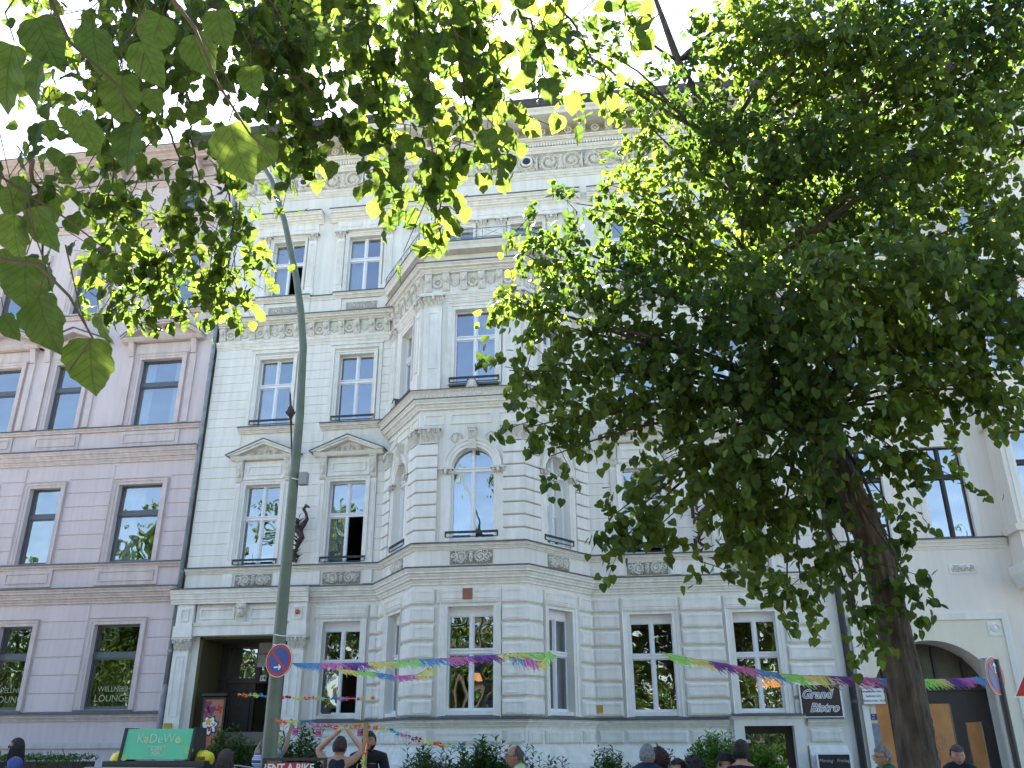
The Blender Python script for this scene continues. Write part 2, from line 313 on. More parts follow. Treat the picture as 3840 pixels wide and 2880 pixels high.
def arcpts(uc, zc, R, a0, a1, n): return [(uc+R*math.cos(a0+(a1-a0)*i/n), zc+R*math.sin(a0+(a1-a0)*i/n)) for i in range(n+1)]
def window(parent, F, uc, zb, zt, w, d=-.17, style='cross', frame=None, glass=None, arch=False, curtain='left', rail=False, ratio=.62, ajar=None, blind=0., label=None, cmat=None):
    frame = frame or M_frame; glass = glass or M_glass; w += .085; zt += .03; zb -= (0 if arch or zb < 3 else .012); l, r = uc-w/2, uc+w/2; fw = .045; mb = MB(); g = MB()
    zt2 = zt-(blind+.03 if blind else 0)
    if blind: mb.box(F, l, r, zt2, zt, d-.03, d+.03)
    zm = zb+(zt2-zb)*ratio
    if arch:
        R = w/2; zc = zt-R; path = [(l, zb)]+[(uc-R*math.cos(PI*i/16), zc+R*math.sin(PI*i/16)) for i in range(17)]+[(r, zb)]
        mb.surround(F, path, [(0, d-.03), (-fw, d-.03), (-fw, d+.035), (0, d+.035)]); mb.box(F, l+fw, r-fw, zb, zb+fw, d-.03, d+.035)
        g.face([F.p(*p, d) for p in path]); zm = zc-.02
    else:
        mb.surround(F, [(l, zb), (l, zt2), (r, zt2), (r, zb)], [(0, d-.03), (-fw, d-.03), (-fw, d+.035), (0, d+.035)]); mb.box(F, l+fw, r-fw, zb, zb+fw+.01, d-.03, d+.035)
    if style == 'cross':
        mb.box(F, l+fw, r-fw, zm-.04, zm+.04, d-.025, d+.05); mb.box(F, l+fw, r-fw, zm+.03, zm+.055, d+.05, d+.075)
        for a, b in ((zb+fw, zm-.045), (zm+.055, zt2-(0 if arch else fw))):
            mb.box(F, uc-.036, uc+.036, a, b, d-.02, d+.045); mb.box(F, uc-.015, uc+.015, a, b, d+.045, d+.06)
            if not arch or a < zm:
                for s0, s1 in ((l+fw, uc-.036), (uc+.036, r-fw)):
                    if ajar and a < zm and s0 > uc and ajar: continue
                    mb.surround(F, [(s0, a), (s0, b), (s1, b), (s1, a)], [(0, d-.02), (-.022, d-.02), (-.022, d+.015), (0, d+.015)], closed=True)
    elif style == 'bar':
        mb.box(F, l+fw, r-fw, zm-.06, zm+.06, d-.025, d+.05)
        for a, b in ((zb+fw, zm-.06), (zm+.06, zt2-fw)): mb.surround(F, [(l+fw, a), (l+fw, b), (r-fw, b), (r-fw, a)], [(0, d-.02), (-.035, d-.02), (-.035, d+.02), (0, d+.02)], closed=True)
    wo_ = mb.build('window', frame, parent)
    if label: wo_['label'] = label
    if not arch:
        if ajar:
            g.face([F.p(l, zm, d), F.p(r, zm, d), F.p(r, zt2, d), F.p(l, zt2, d)]); g.face([F.p(l, zb, d), F.p(uc, zb, d), F.p(uc, zm, d), F.p(l, zm, d)])
            sw = w/2-fw-.05; an = math.radians(ajar); ca, sa = math.cos(an), math.sin(an)   # sash swung inwards, hinged right
            q0 = F.p(r-fw, 0, d-.02); q1 = F.p(r-fw-sw*ca, 0, d-.02-sw*sa); F2 = Fr(q1[0], q1[1], q0[0]-q1[0], q0[1]-q1[1]); s2 = MB()
            s2.surround(F2, [(0, zb+.07), (0, zm-.05), (sw, zm-.05), (sw, zb+.07)], [(0, -.02), (-.055, -.02), (-.055, .03), (0, .03)], closed=True)
            sa_ = s2.build('open_sash', frame, wo_); g.face([F2.p(0, zb+.07, 0), F2.p(sw, zb+.07, 0), F2.p(sw, zm-.05, 0), F2.p(0, zm-.05, 0)])
        else: g.face([F.p(l, zb, d), F.p(r, zb, d), F.p(r, zt2, d), F.p(l, zt2, d)])
    g.build('pane', glass, wo_)
    if curtain:
        c = MB(); spans = {'left': [(l, uc-.02)], 'right': [(uc+.02, r)], 'both': [(l, l+w*.27), (r-w*.27, r)], 'full': [(l, r)]}[curtain]
        for a, b in spans:
            n = max(8, int((b-a)*50)); ph = rnd.random()*6
            c.grid((n, 2), lambda i, j: F.p(a+(b-a)*i/(n-1)*(1 if j else .96), (zb, zt-(.03 if not arch else w*.16))[j], d-.16+.025*math.sin(i*1.9+ph)+.012*math.sin(i*.7+ph)))
        c.build('curtain', cmat or M_curt, wo_, smooth=True)
    if rail:
        rl = MB(); rl.box(F, l-.07, r+.07, zb+.13, zb+.18, d+.2, d+.24); rl.box(F, l-.07, r+.07, zb+.04, zb+.055, d+.205, d+.235); rl.box(F, l-.07, l-.04, zb+.06, zb+.13, d+.2, d+.24); rl.box(F, r+.04, r+.07, zb+.06, zb+.13, d+.2, d+.24)
        rl.box(F, l-.075, l-.045, zb+.14, zb+.17, d, d+.2); rl.box(F, r+.045, r+.075, zb+.14, zb+.17, d, d+.2); rl.build('railing', M_iron, wo_)
    return wo_
def ledge(name, parent, path, z0, z1, out, steps=3, m=None, flash=True, d0=0.):
    """stepped cornice from z0 (wall) to z1 (outermost) """
    m = m or M_trim; pr = [(d0-.02, z0)]; h = (z1-z0)/steps
    for k in range(steps):
        a = d0+out*(k+.55)/steps; b = d0+out*(k+1)/steps
        pr += [(a, z0+h*k), (a, z0+h*k+h*.25), (b-.004, z0+h*k+h*.6), (b, z0+h*(k+1) if k == steps-1 else z0+h*k+h*.82)]
    pr += [(d0-.02, z1)]; mb = MB(); mb.sweep(path, pr); o = mb.build(name, m, parent)
    if flash:
        f = MB(); o2 = d0+out+.018; f.sweep(path, [(o2, z1-.02), (o2, z1+.012), (d0-.02, z1+.05), (d0-.02, z1+.004), (o2-.012, z1+.004), (o2-.012, z1-.02)]); f.build('flashing', M_flash, o)
    return o
def capital(F, uc, zb, zt, w, d=.07):
    mb = MB(); h = zt-zb; zz = [zb, zb+.03, zb+.05, zb+h*.7, zt-.05, zt-.05, zt]; ex = [0, 0, -.01, .01, .04, .07, .07]; ww = [(w/2+e, d+e) for e in ex]
    for (z_a, (a, da)), (z_b, (b, db)) in zip(zip(zz, ww), zip(zz[1:], ww[1:])):
        mb.mesh([F.p(uc-a, z_a, 0), F.p(uc-a, z_a, da), F.p(uc+a, z_a, da), F.p(uc+a, z_a, 0), F.p(uc-b, z_b, 0), F.p(uc-b, z_b, db), F.p(uc+b, z_b, db), F.p(uc+b, z_b, 0)],
                [(0, 1, 5, 4), (1, 2, 6, 5), (2, 3, 7, 6), (4, 5, 6, 7), (0, 1, 2, 3)])
    n = max(3, int(w/.1))
    for row, (zf, zl) in enumerate(((.1, .5), (.38, .85))):
        for i in range(n+row-1 if row else n):
            u = uc-w/2+w*(i+.5)/n+(w/n/2 if row else 0); s = w/n*.46
            prof = [(d, zb+h*zf), (d+.03, zb+h*(zf+zl)/2), (d+.07, zb+h*zl*.95), (d+.1, zb+h*zl*.86)]
            vs = []
            for k, (dd, z) in enumerate(prof):
                q = s*(.7, 1, .9, .35)[k]; vs += [F.p(u-q, z, dd-.012), F.p(u, z, dd+.008), F.p(u+q, z, dd-.012)]
            mb.mesh(vs, [(3*k+j, 3*k+j+1, 3*k+j+4, 3*k+j+3) for k in range(3) for j in range(2)])
    for sg in (-1, 1):
        c = spiral(uc+sg*(w/2-.01), zt-.1, .05, 1.2, PI/2, -sg, 14); mb.tube([F.p(p[0], p[1], d+.05) for p in c], .018, 5)
    c = F.p(uc, zt-.10, d+.07); mb.ball(c, .042, 7, sz=1.35)
    return mb
# ================================================================== HOTEL (white stucco)
M_ground = mat('relief_ground', (.40, .385, .34), .9, .12, 10)  # darker ground, recess contrast put into the colour
hotel = thing('hotel_building', 'tall white stucco house with a bay window and ornate mouldings', 'building', (0, 0, 0))
XL, XR = -11.42, 4.62
FM = Fr(0, 0); FB = Fr(-3.6, -2.0); FL = Fr(-5.525, -1.0, 1.35, -2.0); FR_ = Fr(-1.675, -1.0, 1.35, 2.0)
BAYP = [(-6.2, 0), (-4.85, -2.0), (-2.35, -2.0), (-1.0, 0)]
FULL = [(XL, 0)]+BAYP+[(XR, 0)]
WING_L, WING_R = [(XL, 0), (-6.2, 0)], [(-1.0, 0), (XR, 0)]
L1, L2, R1, R2, BC = -9.57, -7.24, .38, 2.74, .05   # window axes (BC: bay, local u)
ww = .97
w_ = MB()
main_ops = [(-10.8, -8.5, 0, 4.06, False, .35), (-7.62, -6.66, 2.2, 4.36, False, .3),
            (R1-.49, R1+.49, 2.2, 4.36, False, .3), (R2-.48, R2+.48, 2.2, 4.36, False, .3), (2.27, 3.33, -.6, 1.9, False, .3)]
for c in (L1, L2, R1, R2):
    main_ops += [(c-ww/2, c+ww/2, 5.8, 7.95), (c-ww/2-.01, c+ww/2+.01, 9.62, 11.62)]
wall(w_, FM, XL, -6.2, -.6, 13.5, [o for o in main_ops if o[1] < -6.2])
wall(w_, FM, -1.0, XR, -.6, 13.5, [o for o in main_ops if o[0] > -1.1])
top_ops = [(c-ww/2, c+ww/2, 13.6, 15.46) for c in (L1, L2, R1, R2)]+[(-4.93, -4.0, 13.25, 15.46), (-2.9, -1.97, 13.25, 15.46)]
wall(w_, FM, XL, XR, 13.5 if False else 13.5, 19.0, [(o[0], o[1], max(13.5, o[2]), o[3]) for o in top_ops], .3)
w_.box(FM, -6.2, -1.0, 12.9, 13.5, -.3, -.05)
# bay walls
wall(w_, FB, -1.25, 1.25, -.6, 13.1, [(-.46, .56, 2.2, 4.38, False, .3), (-.45, .55, 5.85, 8.04, True), (-.45, .57, 9.68, 11.72)])
for F in (FL, FR_):
    wall(w_, F, -1.2065, 1.2065, -.6, 13.1, [(-.43, .43, 2.2, 4.38, False, .3), (-.43, .43, 5.85, 8.02, True), (-.43, .43, 9.68, 11.72)])
# side and back walls, roof, floor slabs, partition walls
w_.box(Fr(0, 0), XL, XL+.3, -.6, 19.2, -12, -.31); w_.box(Fr(0, 0), XR-.3, XR, -.6, 19.2, -12, -.31); w_.box(FM, XL+.3, XR-.3, -.6, 19.2, -12, -11.7)
w_.build('wall', M_white, hotel)
s = MB()
for z in (1.55, 5.2, 9.0, 13.0, 16.5): s.box(FM, XL+.3, XR-.3, z, z+.3, -11.6, -.32); s.extr(Fr(0, 0), [], 0, 0) if False else None
for z in (1.55, 5.2, 9.0):
    i = len(s.v); P = [(-6.1, .3), (-4.75, -1.7), (-2.45, -1.7), (-1.1, .3)]
    s.mesh([(x, y, z) for x, y in P]+[(x, y, z+.3) for x, y in P], [(0, 1, 2, 3), (4, 5, 6, 7)])
s.box(FM, XL+.3, XR-.3, 1.86, 16.4, -5.4, -5.2)
for x in (-8.4, -6.15, -.95, 1.55): s.box(FM, x-.06, x+.06, 4.6, 16.4, -5.1, -.33)
s.build('floor_slab', M_room, hotel)
r = MB(); r.box(FM, XL-.02, XR+.02, 19.14, 19.3, -12.3, .3); r.build('roof', M_roof, hotel)

# -- windows
W_ = window
W_(hotel, FM, -7.14, 2.2, 4.36, .96, -.2, glass=M_glassg, curtain=None, blind=.16, ratio=.6, ajar=70)
W_(hotel, FB, .05, 2.2, 4.38, 1.02, -.2, glass=M_glassg, curtain=None, blind=.16, ratio=.6)
for F in (FL, FR_): W_(hotel, F, 0, 2.2, 4.38, .86, -.2, glass=M_glassg, curtain='both', blind=.16, ratio=.6)
W_(hotel, FM, R1, 2.2, 4.36, .98, -.2, glass=M_glassg, curtain=None, blind=.14, ratio=.6)
W_(hotel, FM, R2, 2.2, 4.36, .96, -.2, glass=M_glassg, curtain=None, blind=.14, ratio=.6)
W_(hotel, FM, L1, 5.8, 7.95, ww, rail=True, ratio=.58, curtain='left', cmat=M_curt2)
W_(hotel, FM, L2, 5.8, 7.95, ww, rail=True, ratio=.58, curtain='left', ajar=75, label='white window with its right lower sash swung open')
W_(hotel, FM, R1, 5.8, 7.95, ww, rail=True, ratio=.58, curtain=None, ajar=85)
W_(hotel, FM, R2, 5.8, 7.95, ww, rail=True, ratio=.58, curtain=None, ajar=80)
W_(hotel, FB, .05, 5.85, 8.04, 1.0, rail=True, arch=True, curtain='left')
for F in (FL, FR_): W_(hotel, F, 0, 5.85, 8.02, .86, rail=True, arch=True, curtain='both')
for c, k in ((L1, 'left'), (L2, None), (R1, 'full'), (R2, 'left')): W_(hotel, FM, c, 9.62, 11.62, ww+.02, rail=True, ratio=.6, curtain=k)
W_(hotel, FB, .06, 9.68, 11.72, 1.02, rail=True, curtain='right')
W_(hotel, FL, 0, 9.68, 11.72, .86, rail=True, curtain='full'); W_(hotel, FR_, 0, 9.68, 11.72, .86, rail=True, curtain='both', cmat=M_curt2)
for c, k, a in ((L1, 'left', 60), (L2, 'left', None), (R1, 'left', None), (R2, 'full', None)): W_(hotel, FM, c, 13.6, 15.46, ww, ratio=.6, curtain=k, ajar=a)
for c in (-4.465, -2.435): W_(hotel, FM, c, 13.25, 15.46, .93, ratio=.7, curtain='full')

# -- ledges and cornices, bottom to top
ledge('plinth_band', hotel, [(XL+3.4, 0), (-6.2, 0)]+BAYP[1:3]+[(-1.0, 0), (1.95, 0)], 1.90, 2.05, .16, 2)
ledge('plinth_band', hotel, [(3.65, 0), (4.4, 0)], 1.90, 2.05, .14, 2)
ledge('door_lintel', hotel, [(2.02, 0), (3.6, 0)], 1.98, 2.12, .2, 2)
ps = [(XL+3.4, 0), (-6.2, 0)]+BAYP[1:3]+[(-1.0, 0), (2.02, 0)]
pl = MB()
for z0, z1, o in ((1.42, 1.50, .12), (1.32, 1.42, .16), (1.18, 1.32, .20), (.9, 1.18, .30), (-.6, .9, .34)): pl.sweep(ps, [(-.02, z0), (o, z0), (o-.03, z1), (-.02, z1)])
pl.sweep([(3.6, 0), (4.4, 0)], [(-.02, -.6), (.2, -.6), (.2, 1.3), (.1, 1.5), (-.02, 1.5)])
pl.build('plinth', M_trim, hotel)
ledge('ground_floor_cornice', hotel, [(XL-.02, 0), (-11.38, 0)]+[(-6.2, 0)]+BAYP[1:3]+[(-1.0, 0), (4.62, 0)], 4.84, 5.2, .26, 3)
ledge('portal_cornice', hotel, [(-11.55, 0), (-7.95, 0)], 4.83, 5.19, .16, 3, d0=.27, flash=True)
ledge('first_floor_sill_ledge', hotel, FULL, 5.62, 5.76, .13, 2)
ledge('bay_cornice', hotel, BAYP, 9.02, 9.26, .22, 2)
cr = MB(); prof = [(-.02, 9.26), (.24, 9.26), (.27, 9.36), (.33, 9.43), (-.02, 9.46)]; cr.sweep(BAYP, prof); o = cr.build('leaf_cresting', M_orn, hotel)
f = MB(); f.sweep(BAYP, [(.345, 9.425), (.345, 9.445), (-.02, 9.5), (-.02, 9.475)]); f.build('flashing', M_flash, o)
for c in (L1, L2, R1, R2): ledge('window_sill_ledge', hotel, [(c-.86, 0), (c+.86, 0)], 9.4, 9.55, .2, 2)
for P in (WING_L, BAYP, WING_R): ledge('frieze_architrave', hotel, P, 11.98, 12.2, .12, 3, flash=False)
ledge('second_floor_cornice', hotel, WING_L, 12.68, 12.86, .3, 2); ledge('second_floor_cornice', hotel, WING_R, 12.68, 12.86, .3, 2)
ledge('bay_top_cornice', hotel, BAYP, 12.78, 13.0, .3, 2)
pb = MB(); pb.sweep(BAYP, [(-.35, 12.95), (.0, 12.95), (.0, 13.35), (-.35, 13.35)]); pb.build('balcony_parapet', M_white, hotel)
BALC = [(-6.45, 0), (-4.95, -2.2), (-2.25, -2.2), (-.75, 0)]
bs = MB(); bs.sweep(BALC, [(-.5, 13.36), (.06, 13.36), (.1, 13.44), (.16, 13.5), (.16, 13.55), (-.5, 13.55)])
bs.mesh([(x, y, 13.3) for x, y in BAYP]+[(x, y, 13.345) for x, y in BAYP], [(0, 1, 2, 3), (4, 5, 6, 7)]); o = bs.build('balcony_slab', M_trim, hotel)
f = MB(); f.sweep(BALC, [(.175, 13.53), (.175, 13.57), (-.5, 13.6), (-.5, 13.56)]); f.build('flashing', M_flash, o)
rl = MB(); RP = [(-6.5, -.1), (-5.0, -2.28), (-2.2, -2.28), (-.7, -.1)]
for z in (13.66, 13.92): rl.tube([(x, y, z) for x, y in RP], .014, 5)
for a, b in zip(RP, RP[1:]):
    n = max(2, round(math.hypot(b[0]-a[0], b[1]-a[1])/.62)); P = [(a[0]+(b[0]-a[0])*i/n, a[1]+(b[1]-a[1])*i/n) for i in range(n+1)]
    for p in P: rl.tube([(p[0], p[1], 13.57), (p[0], p[1], 13.93)], .011, 5)
    for p, q in zip(P, P[1:]): rl.tube([(*p, 13.66), (*q, 13.92)], .007, 4); rl.tube([(*p, 13.92), (*q, 13.66)], .007, 4)
rl.build('balcony_railing', M_pipe, hotel)
for c in (L1, L2, R1, R2): ledge('window_sill_ledge', hotel, [(c-.82, 0), (c+.82, 0)], 13.4, 13.56, .16, 2)
ledge('third_floor_sill_ledge', hotel, WING_L, 13.4, 13.53, .08, 2); ledge('third_floor_sill_ledge', hotel, WING_R, 13.4, 13.53, .08, 2)
for a, b in ((L1-1.0, L1+1.0), (L2-1.08, L2+1.04), (-5.95, -.85), (R1-1.04, R1+1.0), (R2-1.0, R2+1.04)):
    ledge('window_hood', hotel, [(a, 0), (b, 0)], 16.0, 16.34, .3, 3)
ledge('attic_moulding', hotel, [(XL, 0), (XR, 0)], 16.95, 17.15, .12, 3, flash=False)
ledge('frieze_top_moulding', hotel, [(XL, 0), (XR, 0)], 17.85, 18.0, .14, 2, flash=False)
ledge('bed_moulding', hotel, [(XL, 0), (XR, 0)], 18.12, 18.3, .24, 2, flash=False)
e = MB(); e.side(FM, [(-.02, 18.62), (.85, 18.62), (.88, 18.7), (.95, 18.76), (.95, 18.8), (-.02, 18.86)], XL-.1, XR+.1); e.build('eaves_soffit', M_trim, hotel)
e = MB(); e.side(FM, [(.0, 18.87), (.96, 18.81), (1.0, 18.85), (1.04, 19.08), (.9, 19.1), (0, 19.12)], XL-.1, XR+.1); e.build('eaves_gutter', M_roof, hotel)
# dentils, consoles and rosettes below the eaves
d_ = MB()
for i in range(int((XR-XL)/.085)): d_.box(FM, XL+.02+i*.085, XL+.07+i*.085, 18.01, 18.11, .05, .17)
d_.build('dentil_row', M_trim, hotel)
def console(F, u, w, z0, z1, d):
    mb = MB(); h = z1-z0
    mb.side(F, [(0, z0), (d*.35, z0), (d*.5, z0+h*.08), (d*.5, z0+h*.25), (d*.62, z0+h*.45), (d*.9, z0+h*.62), (d, z0+h*.75), (d, z1-.03), (0, z1-.03)], u-w/2, u+w/2)
    mb.side(F, [(0, z1-.03), (d+.03, z1-.03), (d+.03, z1), (0, z1)], u-w/2-.02, u+w/2+.02)
    mb.side(F, [(d*.3, z0+h*.05), (d*.56, z0+h*.1), (d*.66, z0+h*.42), (d*.98, z0+h*.6), (d*1.06, z0+h*.78), (d*.9, z0+h*.8)], u-w*.16, u+w*.16)
    return mb
u = XL+.3; k = 0
while u < XR-.1:
    console(FM, u, .22, 18.31, 18.615, .7).build('eaves_console', M_orn, hotel)
    if u+.41 < XR:
        q = MB(); ang = [2*PI*i/12 for i in range(13)]; q.tube([FM.p(u+.4+.1*math.cos(a), 18.45+.1*math.sin(a), .25) for a in ang], .03, 5, False); q.ball(FM.p(u+.4, 18.45, .24), .05, 7); q.build('eaves_rosette', M_orn, hotel)
    u += .8; k += 1
# scroll frieze with round vents
fr_ = MB(); n = 12; t = (XR-XL)/n
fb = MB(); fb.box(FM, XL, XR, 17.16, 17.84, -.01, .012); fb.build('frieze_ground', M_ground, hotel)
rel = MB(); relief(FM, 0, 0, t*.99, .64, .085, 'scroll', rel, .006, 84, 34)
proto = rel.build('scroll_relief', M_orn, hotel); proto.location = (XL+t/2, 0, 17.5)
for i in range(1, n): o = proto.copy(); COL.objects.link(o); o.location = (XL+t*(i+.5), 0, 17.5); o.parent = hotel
for x in (-9.3, -7.2, -4.6, -2.4, .4, 2.7):
    q = MB(); q.tube([FM.p(x+.15*math.cos(2*PI*i/20), 17.55+.15*math.sin(2*PI*i/20), .1) for i in range(21)], .035, 6, False); o = q.build('round_vent', M_trim, hotel)
    q = MB(); q.extr(FM, [(x+.13*math.cos(2*PI*i/20), 17.55+.13*math.sin(2*PI*i/20)) for i in range(20)], .0, .105); q.build('vent_hole', M_iron, o)

# -- second floor frieze: consoles with shields and wreaths between
def shield(F, u, z, s):
    mb = MB(); pts = [(-.5, .5), (-.25, .42), (0, .5), (.25, .42), (.5, .5), (.42, .1), (.46, -.15), (.2, -.38), (0, -.5), (-.2, -.38), (-.46, -.15), (-.42, .1)]
    a = [F.p(u+x*s, z+y*s*1.05, .0) for x, y in pts]; b = [F.p(u+x*s*.86, z+y*s*.9, .035) for x, y in pts]; n = len(pts)
    mb.mesh(a+b, [tuple(range(n, 2*n))]+[(i, (i+1) % n, n+(i+1) % n, n+i) for i in range(n)]); c = [F.p(u+x*s*.6, z+y*s*.62, .036) for x, y in pts]; c2 = [F.p(u+x*s*.52, z+y*s*.54, .05) for x, y in pts]
    mb.mesh(c+c2, [tuple(range(n, 2*n))]+[(i, (i+1) % n, n+(i+1) % n, n+i) for i in range(n)]); return mb
def wreath(F, u, z, r):
    mb = MB(); mb.tube([F.p(u+r*math.cos(2*PI*i/16), z+r*math.sin(2*PI*i/16), .02) for i in range(17)], [.04+.012*(i % 2) for i in range(17)], 6, False); mb.ball(F.p(u, z, .01), r*.45, 8); return mb
def frieze_row(F, u0, u1, n, z0, z1):
    st = (u1-u0)/n
    for i in range(n+1):
        u = u0+st*i
        c = console(F, u, .17, z0, z1, .16); c.ball(F.p(u, (z0+z1)/2+.03, .16), .05, 6, sz=1.3); c.build('frieze_console', M_orn, hotel)
        if i < n: (shield if i % 2 else wreath)(F, u+st/2, (z0+z1)/2, .26 if i % 2 else .115).build('frieze_shield' if i % 2 else 'frieze_wreath', M_orn, hotel)
frieze_row(FM, XL+.15, -6.4, 11, 12.24, 12.66); frieze_row(FM, -.85, XR-.15, 11, 12.24, 12.66)
frieze_row(FB, -1.15, 1.15, 5, 12.28, 12.76); frieze_row(FL, -1.05, 1.05, 5, 12.28, 12.76); frieze_row(FR_, -1.05, 1.05, 5, 12.28, 12.76)

# -- wall courses (raised bands) between the windows
def bands(F, u0, u1, z0, z1, pitch, d=.02, gap=.022, inset=0):
    mb = MB(); n = max(1, round((z1-z0)/pitch)); h = (z1-z0)/n
    for i in range(n): mb.box(F, u0, u1, z0+i*h+gap/2, z0+(i+1)*h-gap/2, -.005, d, .012)
    return mb
for a, b in ((XL+.02, L1-.78), (L1+.78, L2-.78), (L2+.78, -6.22), (-.98, R1-.78), (R1+.78, R2-.78), (R2+.78, XR-.04)):
    bands(FM, a, b, 5.78, 9.36, .31).build('wall_courses', M_white, hotel)
for a, b in ((XL+.02, L1-.74), (L1+.74, L2-.74), (L2+.74, -6.22), (-.98, R1-.74), (R1+.74, R2-.74), (R2+.74, XR-.04)):
    bands(FM, a, b, 9.62, 11.96, .26).build('wall_courses', M_white, hotel)

# -- window dressings
def simple_surround(F, uc, w, zb, zt, m=M_trim, wd=.16):
    mb = MB(); l, r_ = uc-w/2, uc+w/2; p = [(0, 0), (0, .035), (wd*.45, .035), (wd*.5, .055), (wd*.85, .055), (wd, .09), (wd, 0)]
    mb.surround(F, [(l, zb), (l, zt), (r_, zt), (r_, zb)], p); return mb
def relief_panel(F, uc, zc, w, h, kind='mask', amp=.07):
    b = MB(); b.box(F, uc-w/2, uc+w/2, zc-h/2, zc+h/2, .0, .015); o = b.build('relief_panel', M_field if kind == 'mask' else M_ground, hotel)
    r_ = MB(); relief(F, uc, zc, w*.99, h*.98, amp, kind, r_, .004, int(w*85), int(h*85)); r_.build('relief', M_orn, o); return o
for c in (L1, L2, R1, R2):
    # first floor: pilasters, consoles, pediment
    q = simple_surround(FM, c, ww, 5.77, 7.95, wd=.13); q.build('window_surround', M_trim, hotel)
    for sg in (-1, 1):
        u = c+sg*.68; q = MB(); q.box(FM, u-.1, u+.1, 5.78, 8.0, .0, .06); q.surround(FM, [(u-.06, 5.95), (u-.06, 7.9), (u+.06, 7.9), (u+.06, 5.95)], [(0, .06), (0, .075), (-.015, .075), (-.015, .06)], closed=True); q.build('window_pilaster', M_trim, hotel)
        q = console(FM, u, .18, 8.02, 8.6, .17); q.ball(FM.p(u, 8.2, .12), .05, 6, sz=1.5); q.build('scroll_console', M_orn, hotel)
    q = MB(); q.box(FM, c-.57, c+.57, 8.09, 8.58, 0, .05); q.surround(FM, [(c-.47, 8.2), (c-.47, 8.46), (c+.47, 8.46), (c+.47, 8.2)], [(0, .05), (0, .08), (-.04, .08), (-.04, .05)], closed=True); q.box(FM, c-.57, c+.57, 8.085, 8.12, .05, .09); q.build('window_fascia', M_trim, hotel)
    q = MB(); za, zp, hw = 8.62, 9.13, .98
    q.side(FM, [(0, za), (.16, za), (.2, za+.04), (.24, za+.09), (0, za+.1)], c-hw+.04, c+hw-.04)
    sl = (zp-za-.1)/hw
    for sg in (-1, 1):
        P = [(c+sg*hw, za+.1), (c, zp), (c, zp-.11), (c+sg*(hw-.22), za+.1)]
        q.extr(FM, P, .0, .27)
        P = [(c+sg*(hw+.02), za+.1), (c, zp), (c, zp-.05), (c+sg*(hw-.06), za+.1)]; q.extr(FM, P, .271, .33)
    q.extr(FM, [(c-hw+.2, za+.1), (c+hw-.2, za+.1), (c, zp-.1)], .0, .06)
    o = q.build('pediment', M_trim, hotel)
    r_ = MB(); relief(FM, c, za+.19, .9, .17, .04, 'swirl', r_, .062); r_.ball(FM.p(c, za+.26, .08), .055, 7); r_.build('relief', M_orn, o)
    f = MB()
    for sg in (-1, 1): f.extr(FM, [(c+sg*(hw+.05), za+.09), (c+sg*(hw+.05), za+.115), (c, zp+.03), (c, zp+.002)], -.0, .35)
    f.build('flashing', M_flash, o)
    relief_panel(FM, c, 5.43, .98, .3)
    for a in (c-.8, c+.55): q = MB(); q.box(FM, a, a+.25, 5.27, 5.61, 0, .05); q.build('sill_pedestal', M_trim, hotel)
    # second floor
    q = simple_surround(FM, c, ww+.02, 9.6, 11.62, wd=.12); q.box(FM, c-.74, c-.64, 9.57, 11.9, 0, .05); q.box(FM, c+.64, c+.74, 9.57, 11.9, 0, .05); q.box(FM, c-.64, c+.64, 11.8, 11.9, 0, .05); q.box(FM, c-.76, c+.76, 11.9, 11.97, 0, .09); q.build('window_surround', M_trim, hotel)
    # third floor
    q = simple_surround(FM, c, ww, 13.57, 15.46, wd=.09); q.build('window_surround', M_trim, hotel)
    for sg in (-1, 1):
        u = c+sg*.73; q = MB(); q.box(FM, u-.12, u+.12, 13.57, 15.4, .0, .07); q.box(FM, u-.15, u+.15, 13.57, 13.75, .0, .09); q.surround(FM, [(u-.075, 13.85), (u-.075, 15.3), (u+.075, 15.3), (u+.075, 13.85)], [(0, .07), (0, .09), (-.02, .09), (-.02, .07)], closed=True); o = q.build('window_pilaster', M_trim, hotel)
        capital(FM, u, 15.4, 15.66, .24, .07).build('capital', M_orn, o)
    q = MB(); q.box(FM, c-.9, c+.9, 15.67, 15.76, 0, .1); q.box(FM, c-.88, c+.88, 15.76, 15.99, 0, .06); q.box(FM, c-.8, c-.12, 15.8, 15.96, .06, .075); q.box(FM, c+.12, c+.8, 15.8, 15.96, .06, .075); q.build('window_entablature', M_trim, hotel)
    relief_panel(FM, c+.02, 13.15, .92, .24, 'swirl', .035)
    for a in (c-.78, c+.6): q = MB(); q.box(FM, a, a+.2, 12.95, 13.39, 0, .04); q.build('sill_pedestal', M_trim, hotel)
for c in (-4.465, -2.435):
    q = simple_surround(FM, c, .93, 13.5, 15.46, wd=.09); q.build('window_surround', M_trim, hotel)
for u in (-5.75, -5.2, -3.75, -3.15, -1.7, -1.15):
    q = MB(); q.box(FM, u-.12, u+.12, 13.57, 15.4, .0, .07); q.surround(FM, [(u-.075, 13.85), (u-.075, 15.3), (u+.075, 15.3), (u+.075, 13.85)], [(0, .07), (0, .09), (-.02, .09), (-.02, .07)], closed=True); o = q.build('window_pilaster', M_trim, hotel)
    capital(FM, u, 15.4, 15.66, .24, .07).build('capital', M_orn, o)
q = MB(); q.box(FM, -5.85, -1.0, 15.67, 15.76, 0, .1); q.box(FM, -5.8, -1.05, 15.76, 15.99, 0, .06); [q.box(FM, a, b, 15.8, 15.96, .06, .075) for a, b in ((-5.7, -4.9), (-4.7, -4.2), (-4.0, -3.0), (-2.8, -2.2), (-2.0, -1.2))]; q.build('window_entablature', M_trim, hotel)

